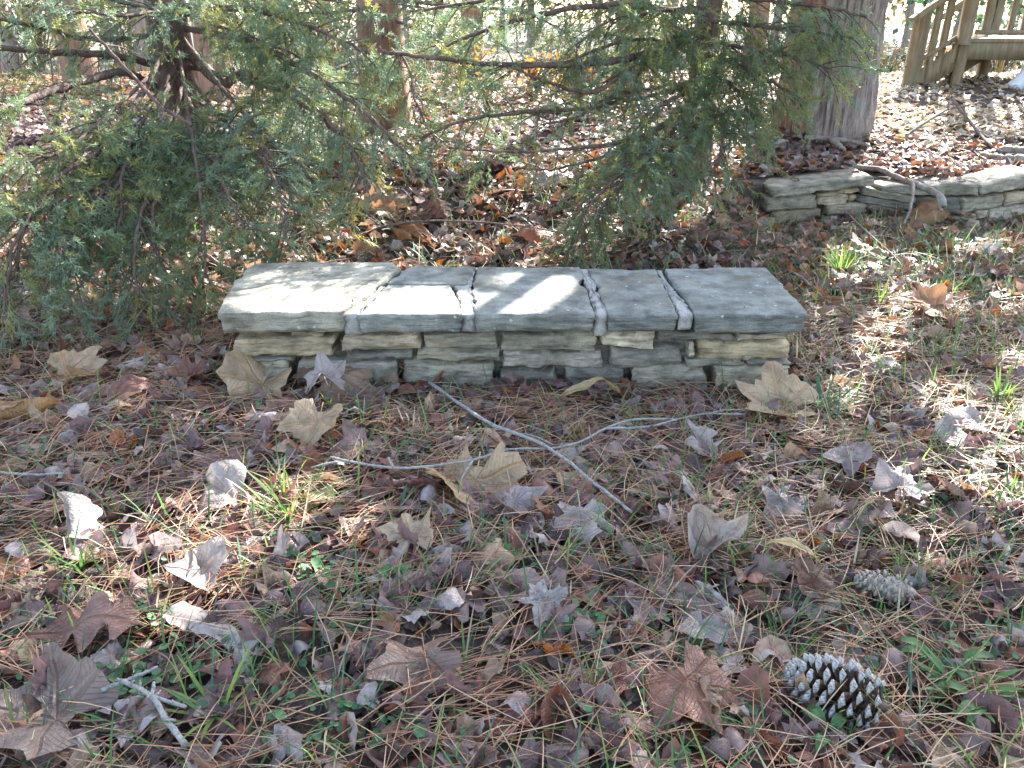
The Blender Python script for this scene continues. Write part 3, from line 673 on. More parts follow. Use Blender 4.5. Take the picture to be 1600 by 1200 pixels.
# bright leaves behind the bench
for px, py, sz, yw_, c, lab, kd in [(545, 390, 40, 40, 'bright red', 'bright red leaf glowing just behind the bench slabs', 'oval'), (640, 385, 60, -40, 'orange', 'orange leaf behind the second slab of the bench', 'oak'),
     (600, 335, 95, 150, (0.36, 0.23, 0.15), 'big tan leaf standing behind the bench', 'sycamore'), (690, 350, 60, 20, (0.24, 0.09, 0.05), 'deep red brown leaf behind the bench middle', 'oak'),
     (500, 355, 40, 10, 'orange', 'small orange leaf near the left cedar tips', 'maple'), (835, 385, 60, 80, (0.40, 0.15, 0.07), 'rusty leaf on edge behind the third slab', 'oval'),
     (1160, 402, 26, 0, 'bright red', 'small red leaf behind the right end slab', 'maple'), (860, 300, 60, 30, 'pale grey', 'pale leaf in sun right of the hanging cedar clump', 'maple'), (1122, 362, 40, 200, 'sandy tan', 'pale tan leaf left of the wall end', 'maple'),
     (270, 485, 60, 30, 'tan', 'tan leaf in shadow beside the slanting stick', 'sycamore'), (570, 412, 50, 70, (0.34, 0.2, .12), 'brown leaf tucked between the two left slabs', 'oval')]:
    single(kd, px, py, sz, yw_, c, lab, .8, int(px), 42, 0, .05)
for px, py, y, sz, c, kd, lab in [(1240, 283, 5.1, .07, 'greyish brown', 'oval', 'brown leaf on the left cap stone of the wall'), (1335, 272, 5.25, .075, 'reddish brown', 'maple', 'reddish leaf at the right end of the left cap stone'), (1415, 286, 5.1, .07, 'tan', 'oak', 'tan leaf on the middle cap stone under the branch'),
     (1500, 284, 5.0, .065, 'pale grey', 'oval', 'pale leaf on the right end of the middle cap stone'), (1570, 278, 5.2, .08, 'greyish brown', 'maple', 'brown leaf on the right cap stone of the wall'), (1290, 279, 5.15, .06, 'pale grey', 'scrap', 'pale scrap on the left cap stone')]:
    o = link('fallen_leaf', leaf_mesh(kd, 51, 1.1, 1)); p = at_y(px, py, y); o.location = (p.x, p.y, p.z + .012); o.scale = (sz,) * 3; o.rotation_euler = (rad(12), 0, px * .7); o.color = (*CD[c], 1); tag(o, lab, 'leaf', LEAFG)
# further single leaves, the largest of the many
LM = [('black and white pine cone', 1300, 1085), ('grey weathered cone', 1375, 935), ('crossing sticks', 850, 740), ('large sandy leaf', 745, 775), ('sunlit grass tuft', 450, 790), ('green grass tuft by the bench', 1280, 630),
      ('grey bark piece', 340, 1010), ('bottom left twig', 240, 1130), ('large dark lobed leaf', 668, 1070), ('layered tan leaf', 110, 605), ('upright pale leaf', 130, 850), ('bench foot', 800, 610), ('tented grey leaf', 1212, 812),
      ('orange cornered leaf', 1452, 497), ('pale ragged leaf', 1112, 886), ('dry grass stubble', 890, 1080), ('large reddish leaf', 1068, 1105), ('broad green weed', 1500, 1080), ('sunny strip at right', 1530, 700)]
names = {'maple': 'lobed leaf', 'oak': 'ragged leaf', 'oval': 'oval leaf', 'scrap': 'broken leaf', 'sweetgum': 'star shaped leaf', 'sycamore': 'broad leaf'}
g = np.random.default_rng(23); count = 0; tries = 0
seen_lab = set()
while count < 225 and tries < 20000:
    tries += 1
    px, py = g.uniform(-10, 1610), g.uniform(575, 1215)
    if py < 615 and 330 < px < 1270: continue
    if any((px - a) ** 2 + ((py - b_) * 1.3) ** 2 < (r_ * .85 + 17) ** 2 for a, b_, r_ in USED_PX): continue
    if (px - 1300) ** 2 + (py - 1085) ** 2 < 110 ** 2 or (px - 1375) ** 2 + (py - 935) ** 2 < 70 ** 2: continue
    p = on_ground(px, py); dpx = FPX / depth(p)
    kd = KINDS[g.integers(0, 10)]; s = g.uniform(.06, .12); amt = g.choice([.7, 1.1, 1.6, 1.9])
    ci = g.choice(len(COLS), p=CW)
    lm = min(LM, key=lambda l: (l[1] - px) ** 2 + (l[2] - py) ** 2); dx, dy = px - lm[1], py - lm[2]
    rel = ('right of' if dx > 0 else 'left of') if abs(dx) > abs(dy) * .8 else ('in front of' if dy > 0 else 'behind')
    if math.hypot(dx, dy) > 130: rel = 'well ' + rel if rel != 'behind' and rel != 'in front of' else 'far ' + rel
    lab = f"{'small' if s < .08 else 'large' if s > .1 else 'middling'} {COLS[ci][0]} {'flat' if amt < .8 else 'wavy' if amt < 1.2 else 'curled'} {names[kd]} {rel} the {lm[0]}"
    if len(lab.split()) > 16: lab = lab.replace(' well ', ' ').replace(' far ', ' ')
    if lab in seen_lab or len(lab.split()) > 16: continue
    seen_lab.add(lab)
    o = single(kd, px, py, s * dpx, g.uniform(0, 360), tuple(np.array(COLS[ci][1]) * g.uniform(.8, 1.25)), lab, float(amt), int(g.integers(50, 56)), g.normal(8, 18), g.normal(0, 18), g.uniform(.018, .036), 1)
    count += 1

# ------------------------------------------------------------------ pine straw
def ribbons(mb, P, w, col, up=(0, 0, 1)):
    """P: (k,3) path, w: widths per point"""
    P = np.asarray(P); k = len(P); t = np.gradient(P, axis=0)
    s = np.cross(t, up); s /= np.linalg.norm(s, axis=1)[:, None] + 1e-9
    w = np.asarray(w)[:, None] * .5
    V = np.empty((2 * k, 3)); V[0::2] = P - s * w; V[1::2] = P + s * w
    i = np.arange(k - 1) * 2
    mb.add(V, quads(np.stack([i, i + 1, i + 3, i + 2], 1)), col)
g = np.random.default_rng(8)
def straw(n, y0, y1, per, wid, length):
    mb = MB(); ctr = wedge(n, y0, y1, g)
    base_dir = g.normal(0.35, .75, n)
    for c, a0 in zip(ctr, base_dir):
        kk = g.integers(2, per)
        for _ in range(kk):
            a = a0 + g.normal(0, .38); ln = g.uniform(*length); q = c + g.normal(0, .045, 2); bend = g.normal(0, .09)
            t = np.linspace(-.5, .5, 5); aa = a + bend * t * 2
            x = q[0] + np.cos(aa) * t * ln; y = q[1] + np.sin(aa) * t * ln
            if blocked(x, y).any(): continue
            z = T(x, y); tilt = g.normal(0, .13); z = np.maximum(z + .008, z.mean() + g.uniform(.022, .062) + tilt * t * ln - .1 * (t * 2) ** 2 * ln * .3)
            col = np.array((.32, .165, .09)) if g.random() < .7 else np.array((.42, .29, .185))
            ribbons(mb, np.stack([x, y, z], 1), np.array([.7, 1, 1, .9, .4]) * wid, col * g.uniform(.7, 1.25), (g.normal(0, .4), g.normal(0, .4), 1))
    return mb
st1 = straw(2900, .55, 3.3, 9, .0019, (.09, .21))
tag(link('pine_straw', st1.mesh('pine_straw', M['needle'], False)), 'orange brown pine needles strewn over the leaves in front', None, None, 'stuff')
st2 = straw(1100, 3.1, 6.5, 6, .0026, (.1, .2))
tag(link('pine_straw', st2.mesh('pine_straw', M['needle'], False)), 'pine needles strewn on the leaves behind the bench', None, None, 'stuff')
# needles lying against the bench front and on the slabs
def loose_needle(a, b_, label):
    a, b_ = Vector(a), Vector(b_); P = [a.lerp(b_, t) + Vector((0, 0, .006 * math.sin(t * 3.1))) for t in (0, .25, .5, .75, 1)]
    V, Tr = tube(np.array(P), [.0009, .0011, .0011, .001, .0006], 4); mb = MB(); mb.add(V, Tr, (.36, .2, .11))
    tag(link('pine_needle', mb.mesh('pine_needle', M['needle'])), label, 'pine needle', 'pine needles leaning on the bench')
for a, b_, lab in [((363, 528), (352, 610), 'needle hanging down past the left corner of the bench'), ((404, 522), (384, 612), 'needle slanting down the olive stone at the left'), ((532, 530), (566, 600), 'needle leaning beside the rounded mortar stone'),
                   ((858, 555), (843, 592), 'needle leaning on the stone under the bench middle'), ((880, 553), (836, 600), 'longer needle leaning beside a shorter one at bench middle')]:
    loose_needle(at_y(*a, 2.545), on_ground(b_[0], b_[1]) + Vector((0, -.02, .03)), lab)
for a, b_, lab in [((935, 458), (995, 432), 'reddish needle lying on the fourth slab'), ((938, 464), (990, 436), 'second needle crossing on the fourth slab'), ((540, 464), (575, 470), 'short needle at the crack of the end slab')]:
    loose_needle(at_z(*a, ZT + .009), at_z(*b_, ZT + .012), lab)
# dark debris in the crack between the two left slabs
mb = MB()
for _ in range(150):
    t = g.random(); px, py = 626 - 92 * t ** .9, 414 + 74 * t; w_ = 16 * (1 - t) + 4
    p = at_z(px + g.normal(0, w_ * .45) - 4, py + g.normal(0, 2), ZT - .004 + g.uniform(0, .012)); a = g.uniform(0, 6.3); ln = g.uniform(.008, .03)
    d = np.array((math.cos(a), math.sin(a), g.normal(0, .25))) * ln
    ribbons(mb, np.array([np.array(p) - d * .5, np.array(p), np.array(p) + d * .5]), np.array([.4, 1, .5]) * g.uniform(.002, .007), np.array((.13, .085, .06)) * g.uniform(.4, 2.2))
tag(link('crack_debris', mb.mesh('crack_debris', M['needle'], False)), 'dark leaf crumbs filling the crack between slabs', None, None, 'stuff')

mb = MB()
for _ in range(260):
    px, py = g.uniform(360, 1235), g.uniform(420, 488)
    if g.random() < .35: py = g.uniform(414, 428)
    p = at_z(px, py, ZT + .009); a = g.uniform(0, 6.3); ln = g.uniform(.004, .022); d = np.array((math.cos(a), math.sin(a), g.normal(0, .12))) * ln; q = np.array(p)
    ribbons(mb, np.array([q - d * .5, q + (0, 0, .001), q + d * .5]), np.array([.4, 1, .3]) * g.uniform(.0012, .005), np.array((.16, .10, .07)) * g.uniform(.4, 2.0))
tag(link('slab_debris', mb.mesh('slab_debris', M['needle'], False)), 'tiny leaf crumbs and twigs lying on the bench slabs', None, None, 'stuff')

# ------------------------------------------------------------------ grass
def blade(mb, base, yaw, ln, w, bend, col, lean=.2):
    t = np.array([0, .3, .6, .85, 1.0]); an = lean + bend * t
    dx = np.cumsum(np.r_[0, np.diff(t)] * np.sin(an)) * ln; dz = np.cumsum(np.r_[0, np.diff(t)] * np.cos(an)) * ln
    P = np.stack([base[0] + dx * math.cos(yaw), base[1] + dx * math.sin(yaw), base[2] + dz], 1)
    P[:, 2] = np.maximum(P[:, 2], base[2] + .004)
    s = np.array((-math.sin(yaw), math.cos(yaw), 0)) * .5
    ww = np.array([.7, 1, .9, .55, .05]) * w
    V = np.empty((10, 3)); V[0::2] = P - s * ww[:, None]; V[1::2] = P + s * ww[:, None]
    i = np.arange(4) * 2; mb.add(V, quads(np.stack([i, i + 1, i + 3, i + 2], 1)), col)
GREEN, LIME, DRYG, BLUEG = np.array((.075, .165, .05)), np.array((.17, .235, .065)), np.array((.42, .35, .23)), np.array((.08, .155, .10))  # LIME puts the yellow glow of sunlit blades into their colour
g = np.random.default_rng(9)
mb = MB()
def density(px, py):
    right = max(0, (px - 900) / 700) * (1 if py > 380 else .4)
    low = max(0, (py - 640) / 500)
    return .38 + .8 * right + .6 * low
for c in wedge(11500, .6, 5.0, g):
    px, py = to_px((c[0], c[1], Tz(*c)))
    if g.random() > density(px, py): continue
    z = Tz(*c); yaw0 = g.uniform(0, 6.3)
    for _ in range(g.integers(1, 4)):
        col = [GREEN, BLUEG, LIME, DRYG][g.choice(4, p=[.42, .24, .20, .14])] * g.uniform(.7, 1.3)
        blade(mb, (c[0] + g.normal(0, .012), c[1] + g.normal(0, .012), z + .004), yaw0 + g.normal(0, .9), g.uniform(.06, .16), g.uniform(.0024, .005), g.uniform(.2, 1.5), col, g.uniform(.1, .7))
tag(link('grass', mb.mesh('grass', M['grass'])), 'thin scattered grass blades growing through the fallen leaves', None, None, 'stuff')
def tuft(px, py, n, ln, w, cols, label, spread=.02, lean=(.05, .6), name='grass_tuft', cat='grass tuft', bend=(.2, 1.1)):
    p = on_ground(px, py); p.z += .012; ln *= 1.1; n = int(n * 1.2); mb = MB()
    for _ in range(n):
        col = cols[g.integers(0, len(cols))] * g.uniform(.75, 1.25)
        a = g.uniform(0, 6.3); r_ = abs(g.normal(0, spread))
        blade(mb, (p.x + r_ * math.cos(a), p.y + r_ * math.sin(a), p.z + .003), a + g.normal(0, .5), ln * g.uniform(.5, 1.1), w * g.uniform(.7, 1.2), g.uniform(*bend), col, g.uniform(*lean))
    o = link(name, mb.mesh(name, M['grass'])); return tag(o, label, cat, 'grass tufts in the leaf litter')
tuft(1312, 432, 80, .17, .005, [LIME, LIME, GREEN], 'tall yellow green grass tuft glowing in front of the wall', .03)
tuft(1282, 652, 46, .15, .007, [GREEN, BLUEG], 'thick dark green grass tuft at the right foot of the bench', .035, (.2, .9))
tuft(452, 812, 44, .13, .006, [LIME, LIME, GREEN], 'bright lime grass tuft in the sun patch left of centre', .035, (.1, .8))
tuft(126, 905, 16, .13, .008, [LIME, GREEN], 'few broad lime blades in front of the upright pale leaf', .015, (.05, .8))
tuft(246, 985, 40, .06, .003, [LIME, DRYG], 'small yellowish tuft left of the grey bark piece', .012)
tuft(338, 1140, 16, .12, .008, [GREEN, LIME], 'broad green blades beside the bottom left twig', .02, (.2, .9))
tuft(622, 812, 14, .13, .008, [GREEN, BLUEG], 'few flat broad blades left of the sandy tan leaf', .015, (.7, 1.2))
tuft(880, 1092, 60, .045, .0035, [DRYG, DRYG * .8, LIME], 'dry cut stubble of pale grass at the bottom centre', .045, (.1, .7))
tuft(1500, 1100, 18, .10, .014, [GREEN, GREEN * 1.3], 'broad leaved green weed at the lower right corner', .025, (.5, 1.1), 'weed', 'weed')
tuft(1170, 905, 18, .09, .004, [GREEN, DRYG], 'green tuft behind the black and white cone', .03, (.2, 1))
tuft(1215, 1000, 26, .09, .0035, [BLUEG, GREEN, DRYG], 'thin green tuft touching the left end of the dark cone', .035, (.2, 1))
tuft(1445, 935, 22, .11, .006, [GREEN, LIME], 'green blades right of the grey weathered cone', .03, (.3, 1.1))
tuft(1385, 585, 24, .13, .006, [LIME, GREEN], 'leaning green grass right of the bench end', .035, (.5, 1.2))
tuft(1460, 560, 20, .11, .006, [LIME, GREEN], 'lit grass below the orange cornered leaf', .03, (.2, 1))
tuft(1372, 480, 14, .13, .007, [LIME], 'single lime blades left of the orange cornered leaf', .01, (.05, .5))
tuft(1555, 640, 15, .12, .008, [LIME, GREEN], 'upright yellow green blade near the right edge', .012, (.02, .4))
tuft(1480, 740, 26, .10, .005, [LIME, GREEN], 'grass in the sunny strip right of the tented leaf', .04, (.3, 1.1))
tuft(1575, 800, 26, .10, .005, [LIME, GREEN], 'grass at the right edge of the sunny strip', .04, (.3, 1.1))
tuft(960, 855, 14, .10, .005, [GREEN], 'green blades below the tip of the straight stick', .02, (.1, .8))
tuft(800, 905, 16, .08, .006, [GREEN, BLUEG], 'flat green blades in the middle of the foreground', .03, (.5, 1.2))
tuft(1110, 770, 14, .09, .004, [GREEN, BLUEG], 'thin green grass behind the rusty curled leaf', .03, (.2, 1))
tuft(490, 985, 22, .12, .004, [GREEN, BLUEG], 'long thin green blades right of the bark piece', .04, (.3, 1.1))
tuft(1480, 455, 30, .08, .005, [LIME, GREEN], 'grass behind the orange cornered leaf', .06, (.2, 1))
tuft(60, 740, 15, .10, .007, [GREEN, BLUEG], 'green blades near the left edge above the needles', .02, (.3, 1.1))
tuft(1145, 310, 26, .09, .008, [LIME, LIME, GREEN], 'lit yellow green seedling left of the wall end', .05, (.2, 1.1), 'seedling', 'seedling')
# ground ivy and clover
mb = MB()
def leaflet(p, r_, yaw, tx, ty, col, mb):
    n = 7; a = np.linspace(0, 2 * np.pi, n, endpoint=False); rr = r_ * (1 - .25 * (np.abs(a - np.pi) < .3))
    V = np.stack([np.cos(a) * rr, np.sin(a) * rr, np.abs(np.sin(a)) * r_ * .25], 1); V = np.vstack([[0, 0, 0], V])
    Rm = np.array(Euler((tx, ty, yaw)).to_matrix()); j = np.arange(n)
    mb.add(V @ Rm.T + np.array(p), np.stack([np.zeros(n, int), 1 + j, 1 + (j + 1) % n], 1), col)
IV = [(655, 640, 70, 70), (600, 690, 60, 25), (760, 690, 70, 25), (700, 600, 60, 8), (850, 605, 60, 8), (660, 690, 40, 40), (290, 1065, 70, 45), (230, 985, 30, 30), (510, 935, 50, 40), (1150, 1150, 60, 35), (640, 720, 60, 40), (260, 660, 90, 40),
      (290, 690, 50, 30), (1000, 670, 30, 25), (1095, 690, 30, 15), (470, 900, 40, 40), (200, 1090, 120, 40), (560, 1150, 120, 40), (930, 590, 40, 8), (1090, 290, 40, 25), (1060, 340, 50, 30), (420, 640, 20, 20), (60, 720, 40, 30), (900, 1000, 60, 30), (1430, 1050, 80, 50)]
for cx, cy, rx, ry in IV:
    for _ in range(int(16 + rx * .45)):
        px, py = cx + g.normal(0, .5) * rx, cy + g.normal(0, .5) * ry
        p = on_ground(px, py)
        if blocked(np.array(p.x), np.array(p.y)): continue
        big = 1.0 if cy < 800 else 1.35
        leaflet((p.x, p.y, p.z + g.uniform(.02, .045)), g.uniform(.004, .0095) * big, g.uniform(0, 6.3), g.normal(0, .35), g.normal(0, .35), np.array((.085, .19, .085)) * g.uniform(.6, 1.3), mb)
for c in wedge(1500, .6, 3.4, g):
    z = Tz(*c)
    for _ in range(2): leaflet((c[0] + g.normal(0, .015), c[1] + g.normal(0, .015), z + g.uniform(.02, .04)), g.uniform(.004, .011), g.uniform(0, 6.3), g.normal(0, .4), g.normal(0, .4), np.array((.075, .165, .08)) * g.uniform(.6, 1.3), mb)
tag(link('ground_ivy', mb.mesh('ground_ivy', M['weed'])), 'small round green leaves of creeping ground ivy and clover', None, None, 'stuff')
def weed(px, py, n, r_, label, ln=.06):
    p = on_ground(px, py); root = thing('weed', p, label, 'weed', 'small green weeds'); 
    for k in range(n):
        a = g.uniform(0, 6.3); V = []; d = np.array((math.cos(a), math.sin(a))); l = ln * g.uniform(.7, 1.2)
        t = np.linspace(0, 1, 6); w = r_ * np.sin(np.pi * np.clip(t, .06, .97)) ** .8
        s = np.array((-d[1], d[0])); 
        for tt, ww in zip(t, w):
            for c_ in (-1, 0, 1):
                q = np.array(p[:2]) + d * l * (.1 + tt) + s * ww * c_; V.append((q[0], q[1], p.z + .02 + .03 * math.sin(tt * 2.6) + abs(c_) * .004))
        m_ = MB(); m_.add(V, grid_tris(6, 3), np.array((.08, .17, .06)) * g.uniform(.8, 1.3)); link('leaf', m_.mesh('leaf', M['weed']), root)
weed(1462, 1060, 5, .013, 'green plantain like weed right of the dark cone', .09)
weed(1290, 1168, 4, .012, 'green leaves under the dark cone at the bottom', .06)
weed(612, 930, 4, .009, 'small green leaves at the lower centre left', .05)
weed(1535, 1120, 6, .012, 'low green weed in the lower right corner', .08)

# ------------------------------------------------------------------ sticks and twigs
def stick(name, label, mains, mat='lichen_twig', n=7, rough=.08, group=None, cat='stick'):
    """mains: list of (pixel path with heights above the ground, r0, r1)"""
    mb = MB()
    for path, r0, r1 in mains:
        P = []
        for px, py, h in path:
            p = on_ground(px, py); P.append((p.x, p.y, p.z + h + .022))
        P = smooth_path(P, max(10, 5 * len(P)))
        # flat ends of the on-ground estimate are evened out
        P[1:-1, 2] = (P[:-2, 2] + P[2:, 2] + P[1:-1, 2]) / 3
        P += g.normal(0, r0 * .15, P.shape)
        r = np.linspace(r0, r1, len(P)) * g.uniform(.9, 1.12, len(P)); mb.add(*tube(P, r, n, rough))
        for i in range(2, len(P) - 2):                       # side stubs and knots
            if g.random() < .22:
                d = g.normal(size=3); d[2] = abs(d[2]); d /= np.linalg.norm(d); l = r[i] * g.uniform(1.6, 5)
                mb.add(*tube(np.array([P[i], P[i] + d * l * .6, P[i] + d * l]), [r[i] * .75, r[i] * .5, r[i] * .3], 5))
    return tag(link(name, mb.mesh(name, M[mat], tint=False)), label, cat, group)
stick('stick', 'straight grey stick crossing over the lichen twig', [([(673, 628, .05), (760, 690, .05), (850, 738, .06), (930, 795, .05), (985, 834, .04)], .0058, .0036)])
stick('twig', 'crooked branching lichen twig under the straight stick', [([(520, 748, .045), (575, 765, .05), (640, 769, .055), (740, 762, .06), (790, 745, .06), (860, 738, .05), (905, 722, .045), (945, 700, .045), (985, 688, .045), (1050, 686, .04)], .0034, .0038),
    ([(490, 760, .03), (530, 757, .045)], .003, .0035), ([(945, 700, .045), (1010, 696, .04), (1060, 683, .04), (1100, 678, .04), (1160, 676, .035)], .004, .002), ([(1100, 678, .04), (1130, 671, .04), (1160, 668, .04)], .0025, .0015),
    ([(740, 762, .06), (722, 785, .04), (715, 812, .03)], .0036, .0022), ([(862, 730, .05), (830, 712, .045), (800, 705, .04)], .003, .002), ([(617, 768, .055), (610, 758, .06)], .0035, .003)])
stick('twig', 'knobbly pale forked twig in the bottom left corner', [([(170, 1118, .04), (215, 1104, .045), (258, 1090, .05)], .0045, .003), ([(198, 1108, .045), (250, 1140, .05), (268, 1165, .04), (300, 1205, .03)], .004, .006), ([(250, 1142, .05), (300, 1146, .04)], .004, .003), ([(252, 1140, .05), (255, 1125, .06)], .0035, .003)])
stick('stick', 'thin bluish twig at the left edge above the needles', [([(-10, 764, .03), (60, 769, .03), (112, 768, .03)], .004, .003)])
stick('stick', 'weathered stick slanting at the left of the bench', [([(185, 442, .06), (222, 470, .04), (262, 500, .03), (290, 520, .02)], .009, .005), ([(222, 470, .04), (200, 500, .02)], .006, .004)], 'dead_wood')
stick('stick', 'dark stick behind the left corner of the end slab', [([(325, 420, .05), (345, 435, .05), (362, 445, .05)], .01, .009)], 'dead_wood')
stick('twig', 'long thin bowed twig lying behind the bench', [([(560, 400, .08), (610, 386, .09), (680, 379, .09), (760, 381, .09), (840, 392, .09), (900, 402, .08)], .006, .004), ([(450, 398, .05), (510, 375, .08), (560, 368, .1), (600, 390, .1)], .005, .003)], 'bark_twig')
stick('twig', 'thin twig trailing over the back of the middle slabs', [([(840, 400, .30), (890, 418, .295), (920, 432, .293), (958, 446, .29)], .003, .002)], 'bark_twig')
stick('stick', 'grey stick behind the right end of the bench', [([(1230, 440, .03), (1255, 455, .03), (1290, 485, .02), (1305, 500, .02)], .007, .004)], 'dead_wood')
stick('stick', 'thin stick right of the yellow green tuft', [([(1318, 350, .05), (1350, 385, .06), (1390, 420, .05), (1400, 430, .04)], .006, .004)], 'bark_twig')
stick('twig', 'thin dark twig leading to the foot of the bench right', [([(1300, 470, .03), (1400, 445, .03), (1440, 430, .03)], .005, .003)], 'bark_twig')
def branch_px(name, label, paths, mat, cat='fallen branch', n=8):
    mb = MB()
    for path, r0, r1 in paths:
        P = smooth_path([at_y(*q) for q in path], 6 * len(path)); P += g.normal(0, r0 * .12, P.shape)
        mb.add(*tube(P, np.linspace(r0, r1, len(P)) * g.uniform(.9, 1.1, len(P)), n, .07))
    return tag(link(name, mb.mesh(name, M[mat], tint=False)), label, cat)
branch_px('fallen_branch', 'thick crooked dead branch lying over the wall top', [([(1265, 266, 5.55), (1310, 262, 5.5), (1370, 264, 5.35), (1405, 278, 5.15), (1440, 292, 4.95), (1468, 306, 4.78), (1474, 322, 4.72)], .015, .021), ([(1428, 288, 5.0), (1424, 320, 4.75), (1412, 352, 4.65)], .011, .006), ([(1466, 306, 4.78), (1470, 330, 4.70)], .015, .009)], 'dead_wood')
branch_px('fallen_branch', 'thin forked dead branch rising in front of the stairs', [([(1395, 228, 6.1), (1440, 195, 6.3), (1480, 172, 6.6), (1530, 160, 6.9)], .014, .006), ([(1490, 158, 6.7), (1515, 190, 6.4), (1545, 225, 6.0), (1565, 240, 5.9)], .012, .012), ([(1480, 172, 6.6), (1485, 150, 6.7)], .008, .004), ([(1512, 185, 6.4), (1500, 165, 6.5), (1470, 155, 6.6)], .006, .003)], 'bark_twig')
branch_px('fallen_branch', 'pale bare log lying at the right edge above the wall', [([(1535, 243, 5.75), (1570, 250, 5.6), (1620, 250, 5.5), (1700, 255, 5.4)], .03, .04), ([(1560, 236, 5.9), (1610, 240, 5.8)], .035, .05)], 'dead_wood')
branch_px('broken_branch', 'short broken grey log end near the big tree foot', [([(1162, 226, 6.0), (1185, 213, 6.0), (1194, 208, 6.0)], .055, .05), ([(1194, 213, 5.95), (1206, 232, 5.8)], .03, .022)], 'dead_wood')
branch_px('fallen_branch', 'pale root like sticks at the foot of the big tree', [([(1258, 215, 5.9), (1300, 217, 5.85), (1340, 223, 5.8), (1358, 228, 5.75)], .018, .012), ([(1300, 218, 5.8), (1320, 235, 5.7)], .022, .014)], 'dead_wood')
branch_px('stick', 'grey stick lying left of the wall end', [([(1085, 300, 5.3), (1110, 312, 5.15), (1145, 326, 4.95)], .014, .01), ([(1100, 310, 5.2), (1145, 310, 5.1)], .008, .004)], 'dead_wood', 'stick')
# bark piece
V = []; n = 16
for i in range(n):
    t = i / (n - 1); px = 272 + 140 * t; py = 975 + 62 * t + 8 * math.sin(t * 5)
    p = on_ground(px, py); w = (.026 + .006 * math.sin(t * 9)) * (1 if .06 < t < .95 else .75)
    for c_ in np.linspace(-1, 1, 6):
        q = p + Vector((.45 * w * c_, w * c_ * .9, .045 + .012 * math.sin(t * 6) - .010 * c_ * c_ + .003 * math.sin(9 * t + 3 * c_)))
        V.append((q.x + g.normal(0, .0012), q.y + g.normal(0, .0012), q.z))
V = np.array(V); Tr = grid_tris(n, 6); V2 = V - (0, 0, .005); 
rim = list(range(6)) + [k * 6 + 5 for k in range(1, n)] + list(range(n * 6 - 2, n * 6 - 7, -1)) + [k * 6 for k in range(n - 2, 0, -1)]
sd = np.array([(rim[i], rim[(i + 1) % len(rim)], rim[(i + 1) % len(rim)] + len(V), rim[i] + len(V)) for i in range(len(rim))])
mb = MB(); mb.add(np.vstack([V, V2]), np.vstack([Tr, Tr[:, ::-1] + len(V), quads(sd)]), (1, 1, 1)); 
m, nt, b = new_mat('pale_bark'); v = coords(nt); f = noise(nt, 40, 5, v); L(nt, ramp(nt, f, [(.3, (.17, .145, .135)), (.7, (.30, .265, .25))]), b.inputs['Base Color']); b.inputs['Roughness'].default_value = .8; bump(nt, b, f, .6, .004)
tag(link('bark_piece', mb.mesh('bark_piece', m)), 'flat grey piece of bark lying in the lower left sun', 'bark')

# ------------------------------------------------------------------ cones and seed balls
def scale_mesh(name, mats, ln, w):
    # wedge shaped scale pointing along +X with thickened rhombic tip and a small point
    V = [(0, -.22 * w, 0), (0, .22 * w, 0), (0, 0, .10 * w), (.80 * ln, -.48 * w, .02 * w), (.80 * ln, .48 * w, .02 * w), (.82 * ln, 0, .20 * w), (.82 * ln, 0, -.10 * w),
         (.95 * ln, -.42 * w, .10 * w), (.95 * ln, .42 * w, .10 * w), (.93 * ln, 0, .42 * w), (1.0 * ln, 0, .02 * w), (1.12 * ln, 0, .30 * w)]
    F = [(0, 3, 5), (0, 5, 2), (1, 2, 5), (1, 5, 4), (0, 6, 3), (0, 1, 6), (1, 4, 6)]
    Tp = [(3, 7, 9), (3, 9, 5), (4, 5, 9), (4, 9, 8), (3, 6, 10), (3, 10, 7), (4, 10, 6), (4, 8, 10), (7, 11, 9), (8, 9, 11), (7, 10, 11), (8, 11, 10)]
    return mesh_np(name, V, F + Tp, mats, None, False, mi=[0] * len(F) + [1] * len(Tp))
